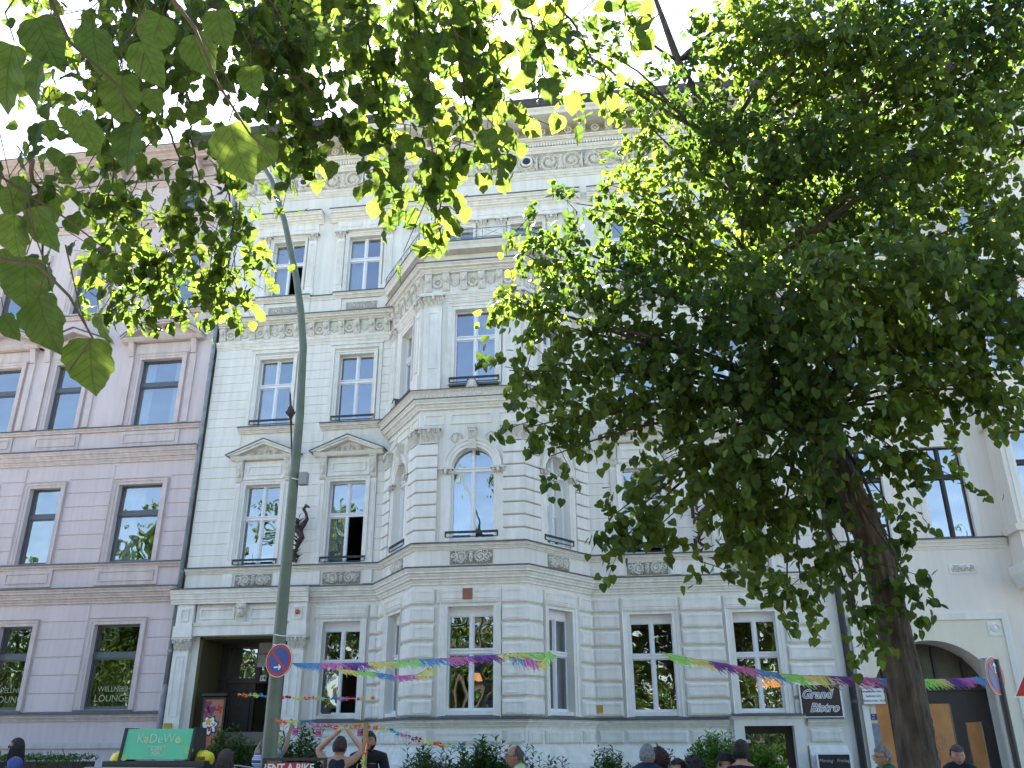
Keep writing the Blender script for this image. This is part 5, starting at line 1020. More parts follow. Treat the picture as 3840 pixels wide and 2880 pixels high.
def flag_iron(name, label, x, z0, top):
    t_ = thing(name, label, 'flagpole holder', (x, -.05, z0)); q = MB()
    q.box(Fr(0, 0), -.04, .04, -.7, -.4, 0, .06); q.box(Fr(0, 0), -.04, .04, .1, .4, 0, .06); q.build('mount', M_rust, t_)
    q = MB(); S = [(.0, -.68), (.1, -.72), (.16, -.6), (.05, -.5), (.1, -.3), (.2, -.12), (.12, .06), (.2, .2), (.3, .34), (.26, .5), (.18, .62), (.24, .7), (.34, .64)]
    q.tube([(.0+x_*1.15, -.12-x_*.5, z_) for x_, z_ in S], [.03, .035, .03, .03, .06, .08, .09, .08, .05, .04, .045, .05, .02], 7)
    for k in range(26):
        z_ = -.62+k*.042; a = k*2.3; q.mesh([(.1, -.2, z_-.03), (.1, -.2, z_+.03), (.1+.2*math.cos(a), -.2-.14*abs(math.sin(a)), z_+.09), (.12, -.24, z_)], [(0, 1, 2), (1, 2, 3), (0, 2, 3)])
    q.build('dragon', M_rust, t_)
    if top is not None:
        q = MB(); a = Vector((.05, -.3, -.1)); b = Vector(top)-Vector((x, -.05, z0)); q.tube([a, b], .022, 8); d = (b-a).normalized()
        q.tube([a+(b-a)*.82, a+(b-a)*.84, a+(b-a)*.86, a+(b-a)*.89, a+(b-a)*.92, b, b+d*.1], [.02, .06, .11, .09, .03, .02, .004], 8); q.tube([a+(b-a)*.78, a+(b-a)*.8], .035, 8)
        for k in range(5): e = a+(b-a)*.87; an = k*1.256; q.mesh([e, e+Vector((.14*math.cos(an), .14*math.sin(an), .02)), e+Vector((.12*math.cos(an), .12*math.sin(an), -.07))], [(0, 1, 2)])
        q.build('pole', M_rust, t_)
    return t_
pt = W(627, 852, -1.1); flag_iron('iron_flag_holder', 'rusty dragon flag holder with long finial pole behind the lamp post', -8.5, 6.55, tuple(pt))
flag_iron('iron_flag_holder', 'rusty dragon flag holder half hidden by the big linden', 1.56, 6.5, None)

def board(name, label, cat, x0, x1, z0, z1, y, m, frame=None, th=.03, fw=.03):
    t_ = thing(name, label, cat, ((x0+x1)/2, y, (z0+z1)/2)); w, h = (x1-x0)/2, (z1-z0)/2
    q = MB(); q.box(Fr(0, 0), -w, w, -h, h, -th, 0); q.build('panel', m, t_)
    if frame: q = MB(); q.surround(Fr(0, 0), [(-w, -h), (-w, h), (w, h), (w, -h)], [(0, -th), (0, .012), (-fw, .012), (-fw, .001)], closed=True); q.build('frame', frame, t_)
    return t_
t_ = board('bistro_sign', 'dark brown sign with white script beside the right ground floor window', 'sign', 3.52, 4.42, 2.05, 2.76, -.14, mat('sign_brown', (.04, .018, .018), .5), M_signw)
for s_, x, z in (('Grand', -.09, .13), ('Bistro', .04, -.15)):
    text_mesh('lettering', s_, M_signw, t_, (x, -.006, z), FACE_S, .25, .003, shear=.38, off=.012); 
    text_mesh('lettering_core', s_, mat('lettering_ink', (.10, .09, .12), .6), t_, (x, -.0105, z), FACE_S, .25, .001, shear=.38, off=-.003)
t_ = board('street_notice', 'white notice with three black lines hung at the corner of the cream house', 'sign', 4.86, 5.34, 2.32, 2.66, -.1, M_signw, M_iron, fw=.006)
for i, s_ in enumerate(('Tempelhofer Ufer 15', 'befindet sich', 'Obentrautstr. 56-58')): text_mesh('lettering', s_, M_iron, t_, (0, -.004, .095-.095*i), FACE_S, .062, .001)
t_ = board('notice', 'small green plate below the white street notice', 'notice', 4.93, 5.0, 2.14, 2.24, -.04, mat('olive_plate', (.12, .13, .03), .5))
t_ = board('notice', 'pair of violet blue info plates with white letters below the street notice', 'notice', 4.87, 5.12, 2.0, 2.13, -.04, mat('violet_plate', (.06, .06, .18), .5)); text_mesh('lettering', 'AS   10', M_signw, t_, (0, -.004, .03), FACE_S, .05, .001); text_mesh('lettering', '7.4   8.2', M_signw, t_, (0, -.004, -.035), FACE_S, .045, .001)
board('notice', 'faded grey paper poster below the violet plates', 'notice', 4.88, 5.14, 1.45, 1.94, -.04, mat('faded_paper', (.30, .31, .36), .9, .25, 9))
t_ = board('chalkboard', 'black menu chalkboard with white rounded frame right of the cellar door', 'menu board', 3.66, 4.38, .5, 1.36, -.42, mat('slate_black', (.02, .021, .022), .7, .2, 5), M_signw, fw=.04)
text_mesh('lettering', 'Montag   Freitag', mat('chalk', (.45, .45, .43), .9), t_, (0, -.005, .27), FACE_S, .095, .001, shear=.25)
t_ = board('hostel_sign', 'pale sign with black script in the transom above the entrance door', 'sign', -9.66, -8.96, 3.4, 4.0, .98, mat('pale_sign', (.42, .42, .38), .6, .08, 6)); text_mesh('lettering', 'Grand Hostel', M_iron, t_, (0, -.005, .03), FACE_S, .12, .001, shear=.35); text_mesh('lettering', 'BERLIN', M_iron, t_, (.2, -.005, -.07), FACE_S, .06, .001, off=.002)
t_ = board('house_number', 'white plate with black number 14 above the entrance door', 'house number', -9.54, -9.36, 3.05, 3.21, .96, M_signw, M_iron, th=.01, fw=.008); text_mesh('lettering', '14', M_iron, t_, (0, -.005, 0), FACE_S, .14, .001, off=.004)
t_ = board('painted_board', 'tall painted board with white flower and purple butterfly on orange beside the door', 'painting', -10.35, -9.78, 1.2, 2.62, -.3, mat('orange_paint', (.42, .12, .06), .6, .35, 3.5, col2=(.38, .22, .12)), M_darkwood, .05, .045)
def blobp(nm, pts, d, m_): q = MB(); q.extr(Fr(0, 0), pts, .0005, d); return q.build(nm, m_, t_)
fl_ = lambda cx, cz, r_, k, dp: [(cx+(r_+dp*math.sin(k*a))*math.cos(a), cz+(r_+dp*math.sin(k*a))*math.sin(a)) for a in [2*PI*i/60 for i in range(60)]]
blobp('flower_outline', fl_(-.06, .08, .21, 7, .03), .002, mat('navy_paint', (.03, .03, .10), .6)); blobp('white_flower', fl_(-.07, .08, .175, 7, .03), .004, M_signw); blobp('flower_heart', fl_(-.1, .16, .07, 5, .02), .006, mat('yellow_paint', (.6, .45, .05), .6)); blobp('flower_shade', fl_(-.06, .02, .05, 3, .02), .006, M_red)
for cx, cz, r_ in ((-.17, .55, .09), (-.06, .42, .1), (-.18, .36, .07)): blobp('butterfly_wing', fl_(cx, cz, r_, 3, .025), .003, mat('purple_paint', (.20, .03, .12), .6))
blobp('red_scrawl', fl_(.14, .45, .07, 4, .03), .003, M_red)
q = MB(); q.box(Fr(-10.06, -.3), -.34, .34, 2.63, 2.72, -.1, .08, .02); tag(q.build('board_cap', M_darkwood), None); bpy.data.objects['board_cap'].parent = t_; bpy.data.objects['board_cap'].location = (10.06-0, .3, -1.91)
bpy.data.objects['board_cap'].location = tuple(-Vector(t_.location))
tag(board('utility_plate', 'small red-brown square plate high on the bay above its ground floor window', 'plate', -3.72, -3.5, 4.5, 4.74, -2.1, mat('terracotta_plate', (.30, .13, .08), .8, .1, 10)), None)
tag(board('hydrant_plate', 'small yellow plate low on the wall right of the bay', 'plate', -.96, -.82, 2.2, 2.36, -.1, mat('yellow_plate', (.45, .30, .04), .6)), None)
tag(board('hydrant_plate', 'small yellow plate at the foot of the left portal pilaster', 'plate', -11.3, -11.1, 1.9, 2.05, -.28, mat('yellow_plate', (.45, .30, .04), .6)), None)
q = MB(); q.ball((0, 0, 0), .06, 12, sy=.6); o = q.build('orange_lamp', mat('orange_glass', (.45, .10, .02), .3)); o.location = (-8.2, -.3, 4.58); tag(o, 'small round orange alarm lamp on the pedestal right of the portal', 'lamp')
for x, zz, y in ((-13.05, 0, -.0), (-15.8, 0, -.0)):
    for s_, z, k in (('WELLNESS', 2.86, .17), ('LOUNGE', 2.64, .23)): text_mesh('window_lettering', s_, mat('window_film_ink', (.34, .37, .24), .6), pink, (x+.03, .148, z), FACE_S, k, .001)
# lamps inside two of the ground floor rooms
for lb, x, y, z, r_, e in (('orange table lamp shade glowing in the bay ground floor window', -3.75, -.2, 3.0, .17, 1.0), ('large orange lamp shade glowing in the rightmost ground floor window', 3.1, 1.2, 2.95, .34, .55)):
    t_ = thing('table_lamp', lb, 'lamp', (x, y, z)); q = MB(); q.tube([(0, 0, -r_*.5), (0, 0, r_*.5)], [r_, r_*.6], 20, False); q.build('lamp_shade', mat('glowing_shade', (.8, .4, .15), .8, emit=(1, .42, .12, .10*e)), t_); q = MB(); q.tube([(0, 0, -1.1), (0, 0, -r_*.3)], [.05, .02], 8); q.build('lamp_foot', M_iron, t_)
q = MB(); q.box(Fr(0, 0), -.11, .11, -.07, .07, -.06, .06, .02); o = q.build('loudspeaker', M_iron); o.location = (-7.35, -.12, 2.3); tag(o, 'small black box standing on the sill of the open ground floor window', 'loudspeaker')
# ================================================================== GARLANDS
def multi(name, parts, parent=None):
    v, f, mi, ms = [], [], [], []
    for m_, mb in parts.items():
        b = len(v); v += mb.v; f += [tuple(i+b for i in q) for q in mb.f]; mi += [len(ms)]*len(mb.f); ms.append(MATS[m_])
    me = bpy.data.meshes.new(name); me.from_pydata(v, [], f)
    for m_ in ms: me.materials.append(m_)
    me.polygons.foreach_set('material_index', mi); o = bpy.data.objects.new(name, me); COL.objects.link(o)
    if parent is not None: o.parent = parent
    return o
for nm, c in (('paper_blue', (.12, .38, .72)), ('paper_magenta', (.68, .22, .55)), ('paper_violet', (.24, .09, .42)), ('paper_yellow', (.85, .80, .25)), ('paper_green', (.40, .85, .22)),
              ('paper_orange', (.85, .20, .03)), ('paper_pale_green', (.62, .75, .22)), ('paper_red', (.55, .02, .06)), ('paper_teal', (.03, .38, .55))):
    mat(nm, c, .8, .06, 20)
def path3(pts, Y0, Y1):
    P = [W(x, y, Y0+(Y1-Y0)*i/(len(pts)-1)) for i, (x, y) in enumerate(pts)]; out = []
    for a, b in zip(P, P[1:]):
        n = max(2, int(np.linalg.norm(b-a)/.012)); out += [a+(b-a)*k/n for k in range(n)]
    return out+[P[-1]]
def fringe(label, pts, Y0, Y1, seq, seg=.30, ln=.15, slant=.7, tail=None, cat='garland', grp=None, thin=1.):
    P = path3(pts, Y0, Y1); o0 = P[0]; t_ = thing('fringe_garland', label, cat, tuple(o0), 0, grp); s = MB(); s.tube([p-o0 for p in P[::6]]+[P[-1]-o0], .006, 4); s.build('string', MATS['paper_violet'], t_)
    parts = {}; L = 0.; prev = P[0]
    for p in P:
        L += np.linalg.norm(p-prev); prev = p
        for k in range(3):
            c = seq[int((L+rs.normal(scale=.02))/seg) % len(seq)]; mb = parts.setdefault(c, MB()); q0 = p-o0+np.array([rs.uniform(-.006, .006), rs.uniform(-.015, .015), 0])
            l_ = .85*ln*rs.uniform(.35, 1.35); sl = slant*rs.uniform(.3, 1.6); w = rs.uniform(.003, .008)*thin; d = np.array([sl*l_, rs.normal(scale=.03), -l_*rs.uniform(.4, .95)]); cur = rs.normal(scale=.012)
            a = q0; b = q0+d*.5+np.array([0, 0, cur]); e = q0+d; wv = np.array([w*.7, 0, w*.7]); mb.mesh([a-wv, a+wv, b+wv, b-wv, e+wv*.5, e-wv*.5], [(0, 1, 2, 3), (3, 2, 4, 5)])
    multi('fringe', parts, t_); return t_
SA = ['paper_blue', 'paper_violet', 'paper_magenta', 'paper_violet', 'paper_yellow', 'paper_green', 'paper_magenta']
fringe('multicoloured tissue fringe garland tied to the lamp post, upper strand', [(632, 1433), (700, 1433), (790, 1432), (905, 1426), (1040, 1417), (1110, 1411), (1180, 1410)], -9.7, -9.9, ['paper_blue', 'paper_magenta', 'paper_violet', 'paper_yellow', 'paper_green'], .34, .12, 1.1, thin=.75)
fringe('lower blown loop of the tissue fringe garland left of the bay', [(725, 1444), (800, 1452), (862, 1461), (905, 1457), (928, 1441)], -9.75, -9.8, ['paper_yellow', 'paper_green', 'paper_blue', 'paper_magenta'], .26, .10, 1.0, thin=.75)
fringe('tangled right end of the fringe garland with a green tuft before the bay side window', [(1100, 1413), (1140, 1422), (1170, 1432), (1183, 1408), (1188, 1409)], -9.85, -9.95, ['paper_blue', 'paper_magenta', 'paper_yellow', 'paper_green'], .17, .17, .3)
fringe('long rainbow fringe garland running from the right windows to the linden trunk', [(1430, 1410), (1478, 1420), (1560, 1433), (1640, 1448), (1720, 1459), (1800, 1461), (1905, 1466), (1960, 1468)], -9.95, -10.1, ['paper_green', 'paper_yellow', 'paper_violet', 'paper_magenta', 'paper_blue'], .27, .16, .95, thin=.9)
fringe('short fringe garland between the linden trunk and the grey post', [(1985, 1468), (2060, 1467), (2130, 1463)], -9.95, -9.4, ['paper_green', 'paper_yellow', 'paper_violet', 'paper_magenta', 'paper_blue'], .2, .13, .9, thin=.9)
t_ = thing('garland_string', 'thin string linking the two fringe garlands between lamp post and linden', 'string', (0, 0, 0)); 
q = MB(); P = [W(x, y, Y) for x, y, Y in ((612, 1436, -9.68), (632, 1433, -9.7))]; q.tube(P, .004, 4); q.build('string_end', M_iron, t_)
q = MB(); P = [W(x, y, Y) for x, y, Y in ((1188, 1409, -9.95), (1300, 1414, -9.95), (1430, 1410, -9.95))]; q.tube(P, .0012, 3); q.build('string_middle', M_frame, t_)
FC_ = ['paper_orange', 'paper_pale_green', 'paper_teal', 'paper_magenta', 'paper_red', 'paper_yellow']
def flowers(label, pts, Y0, Y1, sp=.052, r_=.03, grp='paper flower garlands'):
    P = path3(pts, Y0, Y1); o0 = P[0]; t_ = thing('flower_garland', label, 'garland', tuple(o0), 0, grp); s = MB(); s.tube([p-o0 for p in P[::6]]+[P[-1]-o0], .004, 4); s.build('string', M_frame, t_)
    parts = {}; L = 0; prev = P[0]; nxt = 0; k = 0
    for p in P:
        L += np.linalg.norm(p-prev); prev = p
        if L < nxt: continue
        nxt += sp; c = FC_[(k//3) % len(FC_)]; k += 1; mb = parts.setdefault(c, MB()); ce = p-o0+rs.normal(scale=.006, size=3); rr = r_*rs.uniform(.8, 1.25)
        for j in range(2):
            n_ = runit(1)[0]; a = np.cross(n_, [0.1, .3, 1]); a /= np.linalg.norm(a); b = np.cross(n_, a); vs = [ce]
            for i in range(12): vs.append(ce+(a*math.cos(i*PI/6)+b*math.sin(i*PI/6))*rr*(1.15 if i % 2 else .6)+n_*.006*(1 if i % 2 else -1))
            mb.mesh(vs, [(0, i+1, (i+1) % 12+1) for i in range(12)])
    multi('paper_flowers', parts, t_); return t_
flowers('paper flower garland crossing in front of the entrance and lower left window', [(516, 1500), (640, 1508), (720, 1509), (806, 1508)], -9.3, -9.3)
flowers('paper flower garland sagging above the two men to the wooden post', [(600, 1562), (640, 1562), (700, 1573), (760, 1577), (820, 1570), (855, 1566)], -10.3, -10.3) if False else flowers('paper flower garland sagging above the men to the wooden post', [(598, 1557), (650, 1560), (705, 1568), (740, 1574), (765, 1572), (790, 1566)], -10.35, -10.35)
flowers('paper flower garland sloping down right from the wooden post over the shrubs', [(798, 1567), (845, 1580), (900, 1597), (950, 1609), (1000, 1616)], -10.35, -9.4)
flowers('short paper flower garland dangling down the wooden post', [(792, 1604), (790, 1618), (786, 1636), (784, 1654), (780, 1680)], -10.42, -10.42)
flowers('bundle of paper flowers held behind the lamp post', [(604, 1560), (602, 1580), (604, 1612), (607, 1640)], -9.4, -9.4)
q = W(791, 1566, -10.35); b = MB(); b.box(Fr(q[0], -10.35), -.025, .025, 0, q[2]+.02, -.02, .02); tag(b.build('wooden_post', mat('pine_wood', (.42, .27, .13), .8, .15, 14)), 'raw pine post holding the paper flower garlands', 'post')
M_tin = mat('striped_paper', (.22, .05, .14), .7)
for k, (x, y) in enumerate(((689, 1583), (776, 1584), (930, 0))):
    if not y: x, y = 1352/1.736, 1584
    x, y = ((689-79+0, 1583), (776, 1584), (0, 0))[k] if False else ((683, 1583), (770, 1585), (926, 1583))[k]
    x = ((1000+215*.4973)/1.736, (1000+390*.4973)/1.736, (1000+705*.4973)/1.736)[k]; y = ((2100+1295*.4973)/1.736, (2100+1305*.4973)/1.736, (2100+1302*.4973)/1.736)[k]
    c = W(x, y, -10.33); t_ = thing('paper_lantern', ('striped paper lantern nearest the lamp post, left of the men', 'striped paper lantern left of the raised arms', 'striped paper lantern beside the wooden post')[k], 'lantern', tuple(c), 0, 'striped paper lanterns')
    parts = {'paper_violet': MB(), 'paper_red': MB(), 'paper_teal': MB()}
    for j in range(9): z = -.04+j*.009; parts[('paper_violet', 'paper_red', 'paper_teal')[(j*2) % 3 if j % 4 else 1]].tube([(0, 0, z), (0, 0, z+.009)], .034, 14, False)
    multi('lantern_body', parts, t_); q = MB(); q.tube([(-.034, 0, .04), (0, 0, .075), (.034, 0, .04)], .002, 4); q.build('handle', M_iron, t_)

# ================================================================== RENT A BIKE STAND
a_, b_ = W(569, 1637, -10.9), W(706, 1640, -10.9); t_ = thing('bike_rental_sign', 'black framed red sign in front of the lamp post', 'sign', ((a_[0]+b_[0])/2, -10.9, 0)); hw = (b_[0]-a_[0])/2; zt = a_[2]
q = MB(); q.surround(Fr(0, 0), [(-hw+.03, .12), (-hw+.03, zt-.03), (hw-.03, zt-.03), (hw-.03, .12)], [(0, -.02), (.03, -.02), (.03, .02), (0, .02)], closed=True); [q.box(Fr(sx*(hw-.05), 0), -.02, .02, 0, .09, -.25, .25) for sx in (-1, 1)]; q.build('frame', M_iron, t_)
q = MB(); q.box(Fr(0, 0), -hw+.035, hw-.2, zt-.3, zt-.05, -.01, .012); q.build('red_panel', M_red, t_); q = MB(); q.box(Fr(0, 0), -hw+.035, hw-.035, .13, zt-.305, -.01, .01); q.build('white_panel', M_signw, t_)
text_mesh('lettering', 'RENT A BIKE', M_signw, t_, (-.07, -.015, zt-.105), FACE_S, .108, .001, off=.003)

# ================================================================== TAXI WITH ROOF SIGN
tc = W(346, 1606, -10.0); txi = thing('taxi', 'ivory taxi whose silver roof rails just show under the green roof advert', 'taxi', (tc[0]-.1, -10.0, .0)); txi.scale = (1, 1, .895)
M_ivory = mat('ivory_paint', (.72, .63, .44), .25, .02, 2, spec=.6); q = MB()
prof = [(-2.35, .35), (-2.38, .6), (-2.3, .82), (-1.5, .98), (-.78, 1.42), (-.2, 1.47), (.8, 1.46), (1.5, 1.30), (1.95, 1.02), (2.32, .95), (2.38, .6), (2.33, .35)]
for s0, s1 in (((0, 1.0)), ): pass
rows = []
for w, zsc in ((-.9, 0), (-.86, 1), (-.5, 2), (.5, 2), (.86, 1), (.9, 0)):
    rows.append([(x, w*(1-.16*max(0, z-.9)/.5), z+(.03 if zsc == 2 else 0)-(.02 if zsc == 0 and z > .9 else 0)) for x, z in prof])
q.grid((6, 12), lambda i, j: rows[i][j]); q.face(rows[0]); q.face(rows[-1]); body = q.build('body', M_ivory, txi, smooth=False, bevel=.03)
for sy in (-1, 1):
    for xs in (((-1.28, 1.02), (-.74, 1.36), (-.05, 1.39), (-.05, 1.02)), ((.02, 1.02), (.02, 1.39), (.8, 1.38), (1.38, 1.24), (1.6, 1.03))):
        g = MB(); P = [(x, sy*(.905*(1-.16*max(0, z-.9)/.5)+.004), z) for x, z in xs]; g.face(P); g.build('side_window', mat('car_glass', (.02, .022, .025), .08), txi)
    for wx in (-1.45, 1.42):
        q = MB(); q.tube([(wx, sy*.72, .33), (wx, sy*.93, .33)], .33, 24); wt = q.build('wheel', mat('tyre', (.02, .02, .02), .9), txi); q = MB(); q.tube([(wx, sy*.925, .33), (wx, sy*.94, .33)], .2, 16); q.build('rim', M_signg, wt)
    q = MB(); q.tube([(-.6, sy*.62, 1.45), (-.45, sy*.62, 1.495), (.9, sy*.62, 1.485), (1.25, sy*.62, 1.43)], .012, 8); q.build('roof_rail', mat('silver', (.3, .3, .31), .3, metal=.8), txi)
    q = MB(); q.ball((-2.32, sy*.66, .68), .13, 8, sx=.4, sz=.6); q.build('headlight', M_signw, txi); q = MB(); q.ball((2.34, sy*.7, .75), .1, 8, sx=.4, sz=.9); q.build('tail_light', M_red, txi)
q = MB(); q.face([(-1.47, -.66, 1.02), (-1.47, .66, 1.02), (-.82, .6, 1.425), (-.82, -.6, 1.425)]); q.build('windscreen', MATS['car_glass'], txi); 
a_, b_ = W(267, 1579, -10.45), W(426, 1569, -10.45); z1 = (a_[2]+b_[2])/2; z0 = W(346, 1641, -10.45)[2]; hw = (b_[0]-a_[0])/2
ts = thing('taxi_roof_sign', 'green roof advert with yellow taxi end caps on top of the taxi', 'roof sign', ((a_[0]+b_[0])/2, -10.05, z0), math.radians(-2)); F0 = Fr(0, 0); h = z1-z0
q = MB(); q.side(F0, [(.40, 0), (.34, h-.02), (.12, h-.02), (.06, 0)], -hw+.01, hw-.01); q.build('casing', M_iron, ts)
M_tq = mat('mint_green_panel', (.13, .55, .33), .35, .03, 2); q = MB(); q.side(F0, [(.41, .005), (.40, .0), (.345, h-.01), (.355, h)], -hw+.035, hw-.035); q.side(F0, [(.355, h), (.345, h-.012), (.12, h-.012), (.12, h+.0)], -hw+.035, hw-.035); q.build('advert_panel', M_tq, ts)
q = MB(); q.side(F0, [(.43, -.01), (.09, -.02), (.11, h+.01), (.37, h+.012)], -hw, -hw+.035); q.build('end_frame', M_iron, ts); q = MB(); q.side(F0, [(.43, -.01), (.09, -.02), (.11, h+.01), (.37, h+.012)], hw-.035, hw); q.build('end_frame', M_iron, ts)
q = MB(); q.box(F0, -hw-.2, hw+.18, -.10, -.015, .05, .42); q.build('carrier', M_iron, ts)
tilt = math.atan2(.055, h); rot = (PI/2-tilt+0, 0, 0)
def on_panel(u, v): return (u, -(.413-.055*v/h)-.003, v)
text_mesh('lettering', 'KaDeWe', mat('pale_mint_ink', (.55, .72, .55), .5), ts, on_panel(0, h*.67), rot, .15, .001, off=-.001)
for s_, v in (('SUPER', .34), ('ASIA', .21)): text_mesh('lettering', s_, MATS['pale_mint_ink'], ts, on_panel(0, h*v), rot, .055, .001, off=.001)
q = MB(); sq = [(-.115, .13), (-.115, .42), (.115, .42), (.115, .13)]
for (u0, v0), (u1, v1) in zip(sq, sq[1:]+sq[:1]): q.tube([on_panel(u0, v0*h), on_panel(u1, v1*h)], .0035, 4)
q.build('frame_mark', MATS['pale_mint_ink'], ts)
for cx_, cz_, r_ in ((-.17, .68, .035), (.27, .62, .045), (-.4, .08, .04), (.42, .3, .05)):
    q = MB(); q.face([on_panel(cx_+r_*1.3*math.cos(2*PI*i/14), h*cz_+r_*math.sin(2*PI*i/14)) for i in range(14)]); q.build('leaf_mark', mat('lime_mark', (.24, .55, .20), .5), ts)
M_tx = mat('taxi_yellow', (.80, .66, .02), .35)
for sg in (-1, 1):
    q = MB(); q.tube([(sg*(hw+.02), -.24, .0), (sg*(hw+.10), -.24, .0), (sg*(hw+.17), -.24, -.0), (sg*(hw+.20), -.24, 0)], [.105, .10, .075, .03], 14); o = q.build('end_cap', M_tx, ts, smooth=True)
    q = MB(); q.tube([(sg*(hw-.02), -.24, .0), (sg*(hw+.021), -.24, .0)], .11, 14); q.build('end_collar', M_iron, ts)
text_mesh('lettering', 'TAXI', M_iron, ts, (hw+.085, -.345, .01), FACE_S, .052, .002, off=.003)

# ================================================================== PEOPLE
M_skin = mat('skin', (.50, .28, .19), .55, .06, 14); M_skin2 = mat('tanned_skin', (.36, .19, .12), .55, .08, 14)
def hairm(n, c): return mat(n, c, .6, .3, 60, .6, 120)
def head_point(x, y, z):
    """x,y,z unit direction (front = -y) -> head surface point, metres"""
    X, Y, Z = x*.076, y*.096, z*.118
    if z < 0:
        k = -z; X *= 1-.30*k**1.6
        if y > 0: Y *= 1-.42*k; Z *= 1-.2*k*y
        else: Y *= 1-.10*k
    g = lambda cx, cz, sx, sz: math.exp(-((x-cx)/sx)**2-((z-cz)/sz)**2)*(1 if y < 0 else 0)
    Y -= .026*g(0, -.16, .13, .15)+.012*g(0, .02, .10, .2); Y += .011*g(.36, .06, .16, .10)+.011*g(-.36, .06, .16, .10); Y -= .006*g(0, .24, .6, .1); Y -= .008*g(0, -.46, .26, .09); Y += .004*g(0, -.33, .3, .04); Y -= .010*g(0, -.82, .3, .16)
    X += (.004 if x > 0 else -.004)*math.exp(-((abs(x)-.7)/.2)**2-((z+.1)/.2)**2)
    return (X, Y, Z)
def head_mesh(mb, nu=28, nv=22, off=0., mask=None, nse=0., curl=0., c=(0, 0, 0)):
    vs = []; keep = {}
    for i in range(nv+1):
        th = PI*i/nv
        for j in range(nu):
            ph = 2*PI*j/nu; x, y, z = math.sin(th)*math.sin(ph), -math.sin(th)*math.cos(ph), math.cos(th); P = head_point(x, y, z)
            k = off+(rnd.uniform(-nse, nse) if nse else 0)+(curl*math.sin(9*ph+5*th)*math.cos(11*th) if curl else 0); vs.append((P[0]+x*k+c[0], P[1]+y*k+c[1], P[2]+z*k+c[2])); keep[i*nu+j] = (mask is None or mask(x, y, z))
    fs = [(i*nu+j, i*nu+(j+1) % nu, (i+1)*nu+(j+1) % nu, (i+1)*nu+j) for i in range(nv) for j in range(nu)]
    mb.mesh(vs, [f for f in fs if all(keep[a] for a in f)])
def skin_obj(name, m_, parent, nodes, edges, root=0, sub=1, extra=None):
    me = bpy.data.meshes.new(name); me.from_pydata([n[0] for n in nodes], edges, []); me.update(); o = bpy.data.objects.new(name, me); COL.objects.link(o)
    md = o.modifiers.new('skin', 'SKIN'); md.use_smooth_shade = True
    if not me.skin_vertices: 
        bpy.context.view_layer.objects.active = o
    sv = me.skin_vertices[0].data if me.skin_vertices else None
    if sv is not None:
        for i, n in enumerate(nodes): r_ = n[1]; sv[i].radius = (r_, r_) if not isinstance(r_, tuple) else r_; sv[i].use_root = (i == root)
    s_ = o.modifiers.new('sub', 'SUBSURF'); s_.levels = sub; s_.render_levels = sub
    bpy.context.view_layer.update(); ev = o.evaluated_get(bpy.context.evaluated_depsgraph_get()); m2 = bpy.data.meshes.new_from_object(ev); bpy.data.objects.remove(o)
    v = [tuple(p.co) for p in m2.vertices]; f = [tuple(p.vertices) for p in m2.polygons]
    mb = MB(); mb.mesh(v, f)
    if extra: extra(mb)
    ob = MB(); ob.v = mb.v; ob.f = mb.f; r_ = ob.build(name, m_, parent, smooth=True); return r_
